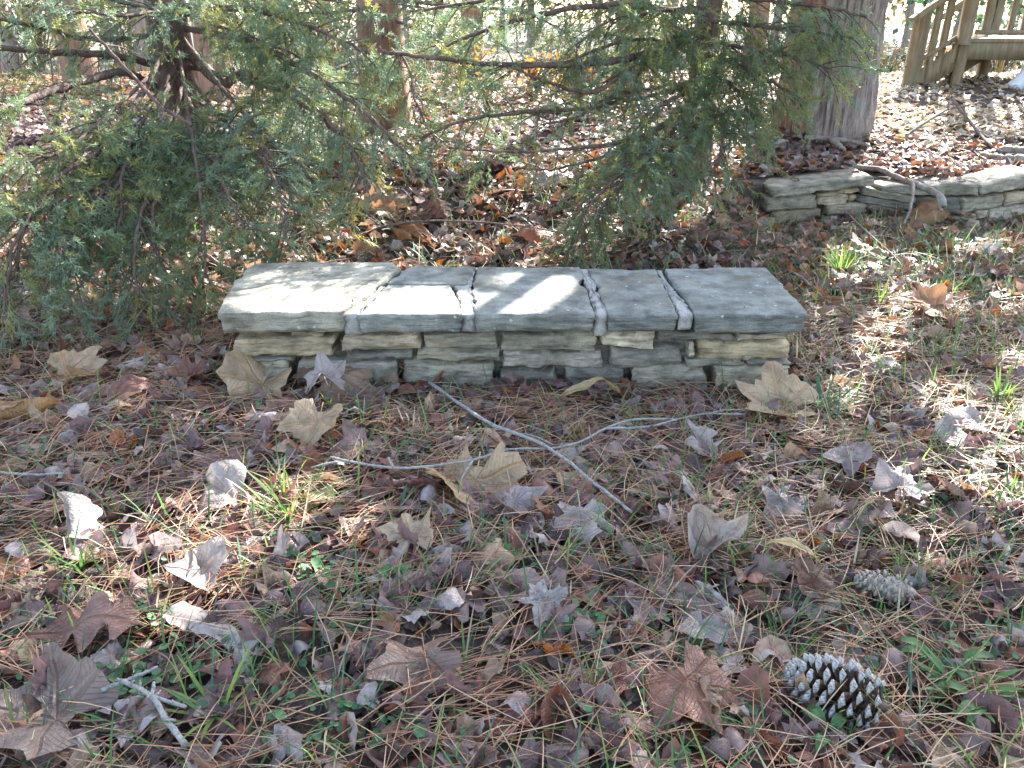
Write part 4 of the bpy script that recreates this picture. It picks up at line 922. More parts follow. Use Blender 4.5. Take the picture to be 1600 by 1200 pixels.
def pine_cone(px, py, axis_px, label, mats, length, radius, lift, openness, rows=13, per=8):
    p = on_ground(px, py); p.z += lift
    q = on_ground(*axis_px); ax = (q - p); ax.z = g.uniform(-.01, .01); ax.normalize()
    root = thing('pine_cone', p, label, 'pine cone', 'pine cones on the ground')
    up = Vector((0, 0, 1)); sx = up.cross(ax).normalized(); uz = ax.cross(sx)
    B = Matrix((ax, sx, uz)).transposed()
    t = np.linspace(0, 1, 12); prof = radius * (.36 if openness > .5 else .6) * np.sin(np.pi * np.clip(t * .93 + .05, 0, 1)) ** .6
    P = [p + ax * (length * (a - .5)) for a in t]; mb = MB(); mb.add(*tube(np.array(P), prof, 10))
    link('cone_core', mb.mesh('cone_core', mats[0], tint=False), root)
    me = scale_mesh('cone_scale', mats, 1, 1)
    for i in range(rows * per):
        t = (i + .5) / (rows * per); a = i * 2.39996 + g.normal(0, .04)
        rr = math.sin(math.pi * min(1, t * .80 + .16)) ** .7
        beta = rad(78 - 62 * t * 1.0) if openness > .5 else rad(62 - 45 * t)     # angle to the axis (base scales stand out)
        beta += g.normal(0, .025); jl = g.uniform(.95, 1.05)
        pos = p + ax * (length * (t - .5) * .9); rd = sx * math.cos(a) + uz * math.sin(a)
        d = (ax * math.cos(beta) + rd * math.sin(beta)).normalized(); side = ax.cross(rd).normalized(); nz = d.cross(side).normalized()
        if nz.dot(ax) > 0: nz = -nz; side = -side
        sl_ = radius * rr * (1.08 if openness > .5 else .95); w = radius * (.52 if openness > .5 else .5) * (.5 + .5 * rr)
        sl_ *= jl; w *= g.uniform(.92, 1.1)
        Mx = Matrix((d * sl_, side * w, nz * w)).transposed().to_4x4(); Mx.translation = pos
        o = bpy.data.objects.new('cone_scale', me); C.objects.link(o); o.parent = root; o.matrix_parent_inverse = Matrix.Translation(-p)
        o.matrix_basis = Mx
pine_cone(1300, 1112, (1222, 1082), 'large open black pine cone with white scale tips at lower right', [M['cone_dark'], M['cone_tip']], .178, .063, .054, 1, 13, 8)
pine_cone(1378, 945, (1330, 925), 'small greyish weathered pine cone half buried in leaves', [M['cone_grey'], M['cone_grey']], .13, .045, .035, 0, 11, 7)
def seed_ball(px, py, r_, label):
    p = on_ground(px, py); p.z += r_ * .9 + .012; root = thing('seed_ball', p, label, 'seed ball', 'spiky sweetgum balls in the litter')
    mb = MB(); n = 70
    k = np.arange(n) + .5; ph = np.arccos(1 - 2 * k / n); th = np.pi * (1 + 5 ** .5) * k
    D = np.stack([np.cos(th) * np.sin(ph), np.sin(th) * np.sin(ph), np.cos(ph)], 1)
    uu = np.linspace(0, np.pi, 8); vv = np.linspace(0, 2 * np.pi, 12, endpoint=False)
    Vs = np.array([(math.sin(a) * math.cos(b_), math.sin(a) * math.sin(b_), math.cos(a)) for a in uu for b_ in vv]) * r_ * .68
    mb.add(Vs + np.array(p), grid_tris(8, 12, True)); link('seed_body', mb.mesh('seed_body', M['ball'], tint=False), root)
    mb = MB()
    for d in D:
        s = np.cross(d, (.3, .5, .8)); s /= np.linalg.norm(s); t = np.cross(d, s); l = r_ * g.uniform(.95, 1.15)
        V = [d * r_ * .6 + s * r_ * .13, d * r_ * .6 - s * r_ * .07 + t * r_ * .11, d * r_ * .6 - s * r_ * .07 - t * r_ * .11, d * l]
        mb.add(np.array(V) + np.array(p), [(0, 1, 3), (1, 2, 3), (2, 0, 3)])
    o = link('seed_spikes', mb.mesh('seed_spikes', M['ball'], False, False), root); o['kind'] = 'stuff'
for px, py, r_, lab in [(1297, 570, .019, 'spiky brown seed ball right of the bench end'), (1484, 596, .019, 'spiky seed ball in the grass right of the bench'), (66, 580, .022, 'spiky seed ball at far left beside the layered leaf'), (358, 630, .016, 'spiky seed ball left of the tan leaf by the bench'),
                        (946, 686, .018, 'spiky seed ball above the lichen twig tips'), (438, 733, .017, 'spiky seed ball left of the lichen twig end'), (1335, 960, .015, 'spiky seed ball beside the grey weathered cone')]: seed_ball(px, py, r_, lab)
# pointed stone under the cedar
fb = on_ground(207, 250); y0 = fb.y
fr = [at_y(165, 252, y0), at_y(252, 252, y0), at_y(246, 190, y0 + .1), at_y(200, 174, y0 + .1)]
bk = [p + Vector((0, .25, 0)) for p in fr[:2]] + [p + Vector((-.01, .09, -.02)) for p in fr[2:]]
V, Tr = hexa(fr, bk, (8, 8, 4), .5, .02, 55); o = link('boulder', mesh_np('boulder', V, Tr, M['stone'])); o.color = (.36, .34, .27, 1); tag(o, 'pointed grey upright rock under the cedar at left', 'rock')

# ------------------------------------------------------------------ wooden stairs and deck
YS = 8.35
stairs = thing('wooden_stairs', on_ground(1460, 135), 'weathered wooden deck stairs with railing at top right', 'stairs')
def bar(name, a, b_, w, d, parent, mat='wood', up=Vector((0, 1, 0))):
    a, b_ = Vector(a), Vector(b_); t = (b_ - a).normalized(); s = t.cross(up).normalized() * w * .5; u = s.cross(t).normalized() * d * .5
    V = [];  n = 5
    for i in range(n):
        c = a.lerp(b_, i / (n - 1)); k = .96 if i in (0, n - 1) else 1
        V += [c + s * k + u * k, c - s * k + u * k, c - s * k - u * k, c + s * k - u * k]
    Tr = np.vstack([grid_tris(n, 4, True), [(0, 1, 2), (0, 2, 3)], quads([(4 * n - 1, 4 * n - 2, 4 * n - 3, 4 * n - 4)])])
    return link(name, mesh_np(name, np.array([tuple(v) for v in V]), Tr, M[mat], None, False), parent)
def vert(px, py_foot, h, y): p = at_y(px, py_foot, y); return p, p + Vector((0, 0, h))
PXM = 1 / FPX * 7.85
OFF = Vector((.66, .86, 0)); yb = YS + OFF.y
a, b_ = vert(1418, 133, .95, YS); bar('post', a - Vector((0, 0, .1)), b_ - Vector((0, 0, .31)), .09, .09, stairs)
a, b_ = vert(1489, 141, .42, YS); bar('post', a - Vector((0, 0, .1)), b_, .09, .09, stairs)
a, b_ = vert(1529, 137, .40, yb); bar('post', a - Vector((0, 0, .2)), b_, .09, .09, stairs)
top_z = at_y(1500, 66, YS).z
p = at_y(1500, 66, YS); bar('post', p - Vector((0, .05, .02)), p + Vector((0, -.05, 1.0)), .10, .09, stairs)
for px in (1514, 1540, 1552, 1577, 1597, 1618, 1640): 
    p = at_y(px, 50 if px > 1530 else 56, YS + .06); bar('baluster' if px not in (1540, 1552) else 'post', p, p + Vector((0, 0, .85)), .045 if px not in (1540, 1552) else .085, .04, stairs)
bar('rail', at_y(1527, 50, YS + .02), at_y(1720, 52, YS + .02), .045, .09, stairs)
bar('rail', at_y(1505, 50, YS) + Vector((0, 0, .93)), at_y(1720, 52, YS) + Vector((0, 0, .93)), .05, .12, stairs)
bar('deck_beam', at_y(1492, 76, YS), at_y(1760, 80, YS), .19, .045, stairs)
bar('deck_beam', at_y(1492, 76, YS) + OFF, at_y(1760, 80, YS) + OFF, .17, .045, stairs)
zdk = at_y(1540, 64, YS).z
for k in range(9): bar('deck_board', Vector((at_y(1493, 64, YS).x + k * .11, YS - .03 + k * .145 + .07, zdk)), Vector((at_y(1760, 64, YS).x, YS - .03 + k * .145 + .07, zdk)), .03, .138, stairs)
for oo in (Vector(), OFF): bar('stringer', at_y(1424, 130, YS) + oo + Vector((0, 0, -.02)), at_y(1505, 80, YS) + oo + Vector((0, 0, -.02)), .19, .045, stairs)
for k, (px, py) in enumerate([(1438, 118), (1464, 100), (1486, 84)]):
    c = at_y(px, py, YS); bar('tread', c + Vector((.02, -.03, .03)), c + OFF * 1.04 + Vector((.0, 0, .03)), .035, .24, stairs, up=Vector((0, 0, 1)))
    bar('riser', c + Vector((.12, -.0, .11)), c + OFF + Vector((.12, 0, .11)), .02, .15, stairs, up=Vector((0, 0, 1)))
r0, r1 = at_y(1427, 30, YS), at_y(1468, 3, YS); dr = (r1 - r0)
bar('handrail', r0 - dr * .05, r0 + dr * 2.0, .05, .10, stairs)
l0, l1 = at_y(1416, 106, YS), at_y(1498, 57, YS); bar('rail', l0, l1, .035, .05, stairs)
for k, px in enumerate((1437, 1455, 1473)):
    t_ = (px - 1416) / 82; q = l0.lerp(l1, t_); bar('baluster', q - Vector((0, 0, .10)), q + Vector((0, 0, .46)), .06, .035, stairs)
bar('handrail', r0 + OFF, r0 + dr * 2 + OFF, .05, .09, stairs)
pp = link('drain_pipe', None); bpy.data.objects.remove(pp)
mb = MB(); mb.add(*tube(smooth_path([at_y(1580, 140, 8.1), at_y(1600, 122, 8.1), at_y(1640, 80, 8.1)], 12), .07, 12)); tag(link('drain_pipe', mb.mesh('drain_pipe', M['pipe'], tint=False)), 'pale grey slanting pipe at the right edge by the stairs', 'pipe')

# ------------------------------------------------------------------ trees: trunks
def trunk_mesh(name, base, top, r0, r1, mat, flare=.25, n=22, k=26, furrow=.05, wob=.05, freq=9.0, seed=0):
    base, top = Vector(base), Vector(top); V = []; Ln = (top - base).length
    for i in range(k):
        t = (i / (k - 1)) ** 1.6; c = base.lerp(top, t) + Vector((mnoise.noise((seed, t * 3, 0)), mnoise.noise((seed, t * 3, 5)), 0)) * wob
        h = t * Ln; r = (r0 + (r1 - r0) * t) * (1 + flare * math.exp(-h / .35))
        for j in range(n):
            a = 2 * math.pi * j / n
            lobe = 1 + .06 * math.sin(a * 3 + seed) + .10 * math.exp(-h / .3) * math.sin(a * 5 + seed * 2)
            q = Vector((math.cos(a) * freq * r0 * 2.2, math.sin(a) * freq * r0 * 2.2, h * 2.6 + seed * 7))
            rid = 1 - abs(mnoise.noise(q)) * 2; rid2 = mnoise.noise(q * 2.6 + Vector((3, 1, 2)))
            rr = r * lobe * (1 + furrow * rid + furrow * .5 * rid2)
            V.append((c.x + math.cos(a) * rr, c.y + math.sin(a) * rr, c.z))
    return mesh_np(name, np.array(V), grid_tris(k, n, True), M[mat])
g = np.random.default_rng(31)

# cedar sprays -------------------------------------------------------
def spray_tpl(g, fine=True):
    V, Tr = [], []
    def tri(a, d, l, w):
        s = np.cross(d, g.normal(size=3)); s /= np.linalg.norm(s) + 1e-9; k = len(V)
        V.extend([a - s * w * .5, a + s * w * .5, a + d * l]); Tr.append((k, k + 1, k + 2))
    dr = g.uniform(.15, .5)
    def ax(t): return np.array((t, .06 * math.sin(t * 3 + dr * 9), -dr * t * t * .6))
    for i in range(4): 
        d = ax((i + 1) / 4) - ax(i / 4); l = np.linalg.norm(d); tri(ax(i / 4), d / l, l * 1.3, .03)
    ns = 13 if fine else 6
    for i in range(ns):
        t = .06 + .9 * i / ns; ph = g.uniform(0, 6.3); th = g.uniform(.45, .85)
        d = np.array((math.cos(th), math.sin(th) * math.cos(ph), math.sin(th) * math.sin(ph) * .7 - .1)); l = .46 * (1 - .55 * t) * g.uniform(.7, 1.2)
        a = ax(t); tri(a, d / np.linalg.norm(d), l, 0.03 if fine else .06)
        for j in range(4 if fine else 1):
            u = .2 + .75 * j / 4; b_ = a + d * l * u; e = d + g.normal(0, .55, 3); e /= np.linalg.norm(e); tri(b_, e, .14 * g.uniform(.7, 1.3), .030 if fine else .05)
    return np.array(V), np.array(Tr)
SPR = [spray_tpl(g) for _ in range(10)]
SPC = [spray_tpl(g, False) for _ in range(6)]
CED = [np.array((.15, .205, .115)), np.array((.18, .24, .17)), np.array((.15, .18, .075)), np.array((.27, .265, .10))]
def put_sprays(mb, pos, dirs, size, tpls, g, br=1.0):
    for p, d in zip(pos, dirs):
        V, Tr = tpls[g.integers(0, len(tpls))]
        d = d / (np.linalg.norm(d) + 1e-9); s = np.cross((0, 0, 1), d); s /= np.linalg.norm(s) + 1e-9; u = np.cross(d, s)
        a = g.normal(0, .6); s2 = s * math.cos(a) + u * math.sin(a); u2 = np.cross(d, s2)
        B = np.stack([d, s2, u2], 1) * (size * g.uniform(.7, 1.3))
        w = .5 + .5 * math.sin(p[0] * 3.1 + p[1] * 2.2 + p[2] * 4)
        col = CED[0] * (1 - w) + CED[1] * w if g.random() < .6 else CED[2 if g.random() < .62 else 3]
        mb.add(V @ B.T + p, Tr, col * g.uniform(.75, 1.3) * br)
def limb(tree, pts, r0, r1, dens=1.0, start=.15, sz=.11, droop=.30, world=False, sec=(.14, .42), coarse=False, bare=False, seclen_taper=.5, mat='bark_cedar'):
    """one branch (tube with its secondary twigs) and its foliage as a sub-part"""
    P = smooth_path(pts if world else [at_y(*q) for q in pts], 8 * len(pts)); P[1:] += g.normal(0, .0025, P[1:].shape)
    mb = MB(); mb.add(*tube(P, np.linspace(r0, r1, len(P)), 6, .06)); fm = MB()
    seg = np.linalg.norm(np.diff(P, axis=0), axis=1); cum = np.r_[0, np.cumsum(seg)]; Lt = cum[-1]
    step = .027 / dens; s = Lt * start; side = 1
    while s < Lt:
        i = min(np.searchsorted(cum, s) - 1, len(P) - 2); i = max(i, 0); f = (s - cum[i]) / seg[i]; q = P[i] * (1 - f) + P[i + 1] * f
        t = (P[i + 1] - P[i]) / seg[i]; side = -side
        lat = np.cross(t, (0, 0, 1)); lat /= np.linalg.norm(lat) + 1e-9
        d = t * g.uniform(.3, .9) + lat * side * g.uniform(.2, 1.0) + np.array((0, 0, g.normal(-.15, .4))); d /= np.linalg.norm(d)
        ln = g.uniform(*sec) * (1 - seclen_taper * s / Lt)
        k = 6; tt = np.linspace(0, 1, k); tw = q + d * ln * tt[:, None] + np.array((0, 0, -droop * ln)) * (tt ** 2)[:, None]
        mb.add(*tube(tw, np.linspace(.004, .0015, k), 3, 0, False))
        if not bare or g.random() < .15:
            m_ = max(2, int(ln / (.038 if not coarse else .09))); ts = (np.arange(m_) + g.random(m_)) / m_
            ts = .15 + .85 * ts; pos = q + d * ln * ts[:, None] + np.array((0, 0, -droop * ln)) * (ts ** 2)[:, None]
            dr = np.tile(d, (m_, 1)) * 1.0 + g.normal(0, .45, (m_, 3)) + np.array((0, 0, -droop * .9)) * ts[:, None]
            put_sprays(fm, pos, dr, sz if not coarse else .24, SPR if not coarse else SPC, g)
        s += step * g.uniform(.5, 1.5)
    b_ = link('branch', mb.mesh('branch', M[mat], tint=False), tree)
    if fm.n:
        fo = link('foliage', fm.mesh('foliage', M['cedar'], False), b_, False); fo['kind'] = 'stuff'
    return b_
def tree_root(name, px, py, y, label, cat='tree', group=None):
    p = at_y(px, py, y); p.z = Tz(p.x, p.y) - .03; return thing(name, p, label, cat, group), p

# left cedar
ced1, b1 = tree_root('cedar_tree', 296, 200, 4.7, 'dark cedar at left whose drooping blue green branches hang over the bench', group='cedars behind the bench')
t0, t1 = at_y(295, 180, 4.7), at_y(262, -40, 4.7); d = (t1 - t0) / (t1.z - t0.z)
top1 = b1 + Vector((d.x * .6, d.y, 1)) * 5.2
link('trunk', trunk_mesh('trunk', b1, top1, .115, .03, 'bark_cedar', .5, seed=1, furrow=.09, wob=.10), ced1)
L1 = [([(268, 108, 4.65), (180, 88, 4.3), (90, 82, 4.0), (-40, 72, 3.7)], .022, .012, dict(dens=.35, start=.35)),
      ([(240, 138, 4.6), (195, 113, 4.3), (130, 128, 4.0), (60, 150, 3.6), (-40, 190, 3.2)], .024, .012, dict(dens=.55, start=.4)),
      ([(265, 52, 4.65), (150, 62, 4.3), (60, 42, 4.0), (-40, 20, 3.8)], .016, .008, dict(dens=.5)),
      ([(300, 150, 4.65), (345, 128, 4.5), (380, 115, 4.4), (460, 140, 4.0), (540, 215, 3.7)], .035, .008, dict(dens=.75, start=.45)),
      ([(292, 165, 4.65), (350, 190, 4.1), (415, 255, 3.6), (442, 320, 3.3), (448, 385, 3.2)], .010, .003, dict(dens=1.0, start=.3)),
      ([(292, 165, 4.65), (320, 210, 4.0), (345, 280, 3.5), (372, 340, 3.25), (400, 380, 3.15)], .010, .003, dict(dens=1.1, start=.3)),
      ([(284, 150, 4.6), (225, 235, 3.9), (150, 290, 3.4), (50, 330, 3.1)], .010, .003, dict(dens=1.1, start=.35)),
      ([(288, 165, 4.6), (262, 260, 3.7), (238, 340, 3.3), (250, 410, 3.15), (285, 450, 3.1)], .010, .003, dict(dens=1.15, start=.3)),
      ([(280, 150, 4.6), (180, 210, 3.8), (100, 270, 3.4), (40, 350, 3.1), (25, 440, 2.95)], .018, .005, dict(dens=1.0, start=.4)),
      ([(270, 180, 4.5), (190, 280, 3.5), (130, 340, 3.25), (110, 400, 3.1), (130, 450, 3.0)], .010, .003, dict(dens=1.0, start=.3)),
      ([(275, 170, 4.5), (200, 250, 3.6), (190, 330, 3.3), (180, 400, 3.15), (200, 440, 3.1)], .010, .003, dict(dens=.8, start=.4)),
      ([(275, 160, 4.5), (120, 220, 3.5), (20, 260, 3.2), (-60, 330, 3.0)], .010, .003, dict(dens=1.0, start=.4)),
      ([(275, 10, 4.7), (400, 15, 4.3), (480, 40, 4.0), (560, 75, 3.8)], .02, .006, dict(dens=.9, start=.15)),
      ([(275, 40, 4.7), (400, 70, 4.3), (500, 125, 3.9), (570, 175, 3.7), (630, 235, 3.55)], .02, .006, dict(dens=.75, start=.3)),
      ([(280, 100, 4.7), (430, 140, 4.2), (520, 200, 3.8), (560, 255, 3.6), (575, 300, 3.5)], .016, .005, dict(dens=.8, start=.35)),
      ([(280, 30, 4.7), (240, 20, 4.4), (190, 25, 4.2), (100, 15, 4.0)], .012, .005, dict(dens=.7)),
      ([(270, -10, 4.7), (330, -20, 4.4), (420, -10, 4.1), (520, 0, 3.9)], .014, .006, dict(dens=.9)),
      ([(285, 20, 4.7), (340, 40, 4.5), (400, 60, 4.3), (470, 90, 4.1)], .010, .004, dict(dens=1.0, start=.1)),
      ([(295, 170, 4.6), (400, 200, 4.0), (470, 260, 3.7), (500, 310, 3.55)], .012, .004, dict(dens=.9, start=.3)),
      ([(285, 165, 4.5), (160, 300, 3.4), (95, 400, 3.05), (60, 470, 2.9)], .010, .003, dict(dens=1.0, start=.3)),
      ([(285, 165, 4.5), (225, 320, 3.35), (210, 430, 3.05), (235, 480, 2.98)], .010, .003, dict(dens=1.0, start=.35)),
      ([(290, 165, 4.5), (310, 280, 3.5), (320, 390, 3.15), (315, 450, 3.08)], .010, .003, dict(dens=1.0, start=.35)),
      ([(275, 165, 4.5), (60, 330, 3.2), (15, 420, 2.95), (5, 500, 2.85)], .010, .003, dict(dens=1.0, start=.35)),
      ([(292, 160, 4.5), (400, 215, 3.8), (450, 300, 3.5), (470, 350, 3.4)], .010, .003, dict(dens=1.0, start=.35)),
      ([(262, 20, 4.7), (140, -5, 4.3), (30, -10, 4.0)], .012, .006, dict(dens=.6))]
for i, (pts, r0, r1, kw) in enumerate(L1):
    if pts[0][1] >= 150: y_ = 45 + (i * 41) % 105; pts[0] = (262 + (y_ + 40) * .15, y_, 4.68); kw['dens'] *= .85
for pts, r0, r1, kw in L1: limb(ced1, pts, r0, r1, **kw)
limb(ced1, [(405, -10, 3.4), (140, 45, 3.6), (190, 100, 3.6), (250, 165, 3.6), (300, 195, 3.6)][1:], .006, .010, bare=True, dens=.25)
# right cedar
ced2, b2 = tree_root('cedar_tree', 1080, 215, 5.2, 'cedar behind the bench middle with long arms spreading left and right', group='cedars behind the bench')
top2 = b2 + Vector((.12, .1, 3.6)); link('trunk', trunk_mesh('trunk', b2, top2, .09, .010, 'bark_cedar', .4, seed=2, furrow=.09, wob=.08), ced2)
L2 = [([(1095, 45, 5.15), (980, 90, 4.5), (870, 102, 4.2), (740, 97, 3.95), (600, 82, 3.75)], .022, .008, dict(dens=.45, start=.3)),
      ([(1098, 90, 5.15), (1000, 60, 4.6), (860, 105, 4.2)], .014, .006, dict(dens=.5)),
      ([(1098, 125, 5.15), (980, 145, 4.5), (900, 182, 4.2), (845, 196, 4.1)], .014, .004, dict(dens=.45, bare=True)),
      ([(1098, 150, 5.1), (1000, 212, 4.4), (850, 236, 4.1), (700, 232, 3.9)], .014, .004, dict(dens=.4, start=.35)),
      ([(1090, 60, 5.1), (1000, 95, 4.5), (930, 143, 4.2), (860, 130, 4.1), (800, 105, 4.0)], .016, .006, dict(dens=.35)),
      ([(1095, 160, 5.1), (1030, 225, 4.4), (960, 280, 4.0), (915, 330, 3.8), (905, 365, 3.75)], .014, .004, dict(dens=1.25, start=.35)),
      ([(1095, 160, 5.1), (1010, 250, 4.2), (950, 310, 3.9), (930, 350, 3.8)], .012, .004, dict(dens=1.1, start=.5)),
      ([(1100, 140, 5.1), (1085, 190, 4.6), (1050, 240, 4.3), (1030, 290, 4.15)], .014, .005, dict(dens=1.2, start=.2)),
      ([(1100, 140, 5.1), (1130, 190, 4.6), (1125, 240, 4.4), (1110, 275, 4.3)], .014, .005, dict(dens=1.2, start=.2)),
      ([(1100, 120, 5.1), (1060, 150, 4.6), (1010, 180, 4.4), (985, 220, 4.3)], .014, .005, dict(dens=1.2, start=.2)),
      ([(1100, 80, 5.1), (1170, 110, 4.7), (1210, 130, 4.5), (1245, 150, 4.4)], .014, .005, dict(dens=1.2, start=.1)),
      ([(1100, 30, 5.1), (1180, 40, 4.8), (1260, 50, 4.6), (1335, 60, 4.5)], .016, .005, dict(dens=1.2, start=.1)),
      ([(1100, -10, 5.1), (1190, 0, 4.8), (1280, 10, 4.6), (1355, 25, 4.5)], .016, .005, dict(dens=1.0, start=.1)),
      ([(1100, 60, 5.1), (1160, 75, 4.7), (1220, 85, 4.5), (1300, 110, 4.4)], .014, .005, dict(dens=1.1, start=.1)),
      ([(1095, 20, 5.1), (960, 8, 4.5), (830, 25, 4.2), (750, 50, 4.0), (690, 75, 3.9)], .018, .006, dict(dens=.6, start=.2)),
      ([(1095, 10, 5.1), (1010, 20, 4.6), (950, 35, 4.4), (900, 70, 4.3)], .010, .003, dict(dens=1.0, start=.2)),
      ([(1100, 40, 5.1), (1050, 60, 4.7), (1010, 90, 4.5), (990, 140, 4.4)], .014, .005, dict(dens=1.1, start=.2)),
      ([(1095, 130, 5.1), (940, 165, 4.4), (820, 175, 4.1), (720, 190, 3.9), (660, 215, 3.8)], .014, .005, dict(dens=.5, start=.4)),
      ([(1100, 100, 5.1), (1150, 140, 4.7), (1170, 180, 4.6), (1165, 215, 4.5)], .012, .005, dict(dens=1.2, start=.2)),
      ([(1095, -10, 5.1), (900, -15, 4.5), (760, 0, 4.2), (640, 20, 4.0)], .016, .006, dict(dens=.7, start=.2)),
      ([(1095, 160, 5.1), (990, 225, 4.5), (880, 262, 4.2), (800, 262, 4.1)], .012, .004, dict(dens=.22, start=.3, bare=True))]
for pts, r0, r1, kw in L2: limb(ced2, pts, r0, r1, **kw)
# the middle cedar, further back: trunk at 615, foliage between
ced3, b3 = tree_root('cedar_tree', 600, 175, 6.6, 'reddish trunked cedar standing behind the gap between the nearer two', group='cedars behind the bench')
top3 = b3 + Vector((.15, .1, 5.6)); link('trunk', trunk_mesh('trunk', b3, top3, .17, .05, 'bark_red', .35, seed=3, furrow=.08, wob=.05), ced3)
for pts, r0, r1, kw in [([(612, 40, 6.6), (560, 90, 6.0), (500, 120, 5.6), (450, 170, 5.3)], .016, .005, dict(dens=.7, sz=.13)), ([(612, 30, 6.6), (680, 60, 6.1), (740, 120, 5.7), (770, 180, 5.5)], .016, .005, dict(dens=.6, sz=.13)),
     ([(612, 60, 6.6), (640, 110, 6.0), (650, 160, 5.6), (680, 220, 5.3)], .014, .005, dict(dens=.6, sz=.13)), ([(610, 80, 6.6), (560, 140, 6.0), (530, 190, 5.5), (520, 240, 5.2)], .014, .005, dict(dens=.6, sz=.13)),
     ([(612, 5, 6.6), (520, 20, 6.1), (430, 20, 5.8), (360, 40, 5.6)], .016, .005, dict(dens=.6, sz=.13)), ([(612, 0, 6.6), (720, 10, 6.1), (820, 20, 5.8), (900, 60, 5.5)], .016, .005, dict(dens=.5, sz=.13))]: limb(ced3, pts, r0, r1, **kw)

# the big double trunk at right
big, bb = tree_root('pine_tree', 1285, 214, 6.35, 'massive double trunked tree with furrowed grey bark above the wall')
xw = at_y(1306, 214, 6.35); p1 = Vector((xw.x, 6.35, bb.z - .03)); xw = at_y(1254, 214, 6.45); p2 = Vector((xw.x, 6.5, bb.z - .03))
big.location = bb
link('trunk', trunk_mesh('trunk', p1, p1 + Vector((.0, .25, 9)), .20, .10, 'bark_grey', .2, 130, 110, .16, .05, 22, 4), big)['label'] = 'pale grey furrowed right stem'
link('trunk', trunk_mesh('trunk', p2, p2 + Vector((-.2, .3, 8.5)), .17, .09, 'bark_red', .25, 100, 90, .15, .05, 22, 5), big)['label'] = 'shaded reddish left stem'

# further trees with bare trunks in view
FAR = [(140, 150, 8.2, -.25, .15, 'bark_red', 'leaning reddish trunk at far left behind the cedar'), (342, 160, 7.6, -.05, .13, 'bark_red', 'slim reddish trunk just right of the dark cedar trunk'), (978, 165, 7.8, .1, .125, 'bark_red', 'straight orange brown trunk right of centre in the gap'),
       (735, 125, 9.6, .05, .12, 'bark_red', 'thin brown trunk behind the bright gap at centre'), (440, 130, 10.2, -.1, .14, 'bark_red', 'brown trunk behind the left cedar foliage'), (1172, 140, 9.4, .0, .11, 'bark_red', 'pinkish trunk behind the right cedar foliage'), (30, 120, 10.5, -.1, .13, 'bark_grey', 'grey trunk at the far left edge'), (230, 118, 11.0, .1, .10, 'bark_grey', 'thin grey trunk behind the dark cedar')]
def pine_crown(root, top, r, n, base_frac=.45, h=4.0):
    for k in range(7):
        a = k * 2.4 + g.uniform(0, 1); z = -h * (.1 + .8 * k / 7); P = [top + Vector((0, 0, z)), top + Vector((math.cos(a) * r * .5, math.sin(a) * r * .5, z + .3)), top + Vector((math.cos(a) * r, math.sin(a) * r, z + .25))]
        limb(root, P, .03, .01, dens=.07, start=.3, world=True, coarse=True, sec=(.3, .7), droop=.1)
for i, (px, py, y, lean, r_, mt, lab) in enumerate(FAR):
    t_, b_ = tree_root('pine_tree', px, py, y, lab, group='trees behind the cedars'); top = b_ + Vector((lean * 3, .2, 8.5 if px != 1172 else 4.3))
    link('trunk', trunk_mesh('trunk', b_, top, r_, .05, mt, .2, 18, 22, .07, .06, 10, 10 + i), t_)
    pine_crown(t_, top, 1.3, 8)

# ------------------------------------------------------------------ unseen upper crowns: boughs added above the frame, shaped to dapple the ground
CROWN_DENS = 0.25
LIT = [(230, 885, 190, 60), (300, 820, 110, 30), (1560, 760, 70, 50), (1450, 860, 40, 20), (500, 930, 50, 25), (330, 905, 150, 60), (120, 860, 60, 45), (455, 800, 75, 45), (365, 800, 60, 25), (240, 985, 40, 40), (640, 850, 70, 35), (560, 850, 70, 40), (760, 745, 70, 14), (935, 795, 45, 12), (1435, 478, 70, 34), (1370, 545, 45, 40), (1545, 700, 90, 45), (1470, 640, 45, 25),
       (1420, 780, 80, 25), (1590, 800, 50, 40), (1590, 570, 40, 20), (1325, 420, 40, 35), (1540, 395, 60, 14), (1250, 395, 40, 10), (1420, 420, 50, 12), (1010, 800, 40, 20), (210, 545, 40, 25), (180, 650, 20, 15), (1570, 480, 40, 12), (1320, 620, 22, 40), (720, 870, 60, 20),
       (455, 460, 105, 42), (530, 440, 70, 32), (630, 474, 95, 24), (800, 472, 75, 20), (850, 458, 50, 24), (650, 455, 50, 14), (790, 470, 70, 14), (850, 478, 40, 10), (790, 430, 50, 8), (870, 436, 30, 10), (720, 470, 25, 22), (1030, 445, 22, 6), (1010, 480, 30, 6)]
def wants_light(px, py):
    n_ = mnoise.noise(Vector((px * .02, py * .03, 0))) * .55 + mnoise.noise(Vector((px * .06, py * .09, 4))) * .4
    for cx, cy, rx, ry in LIT:
        if ((px - cx) / rx) ** 2 + ((py - cy) / ry) ** 2 + n_ < 1.0: return True
    return False
LG = np.array([[wants_light(i * 8 - 100, j * 8 + 380) for i in range(226)] for j in range(112)])
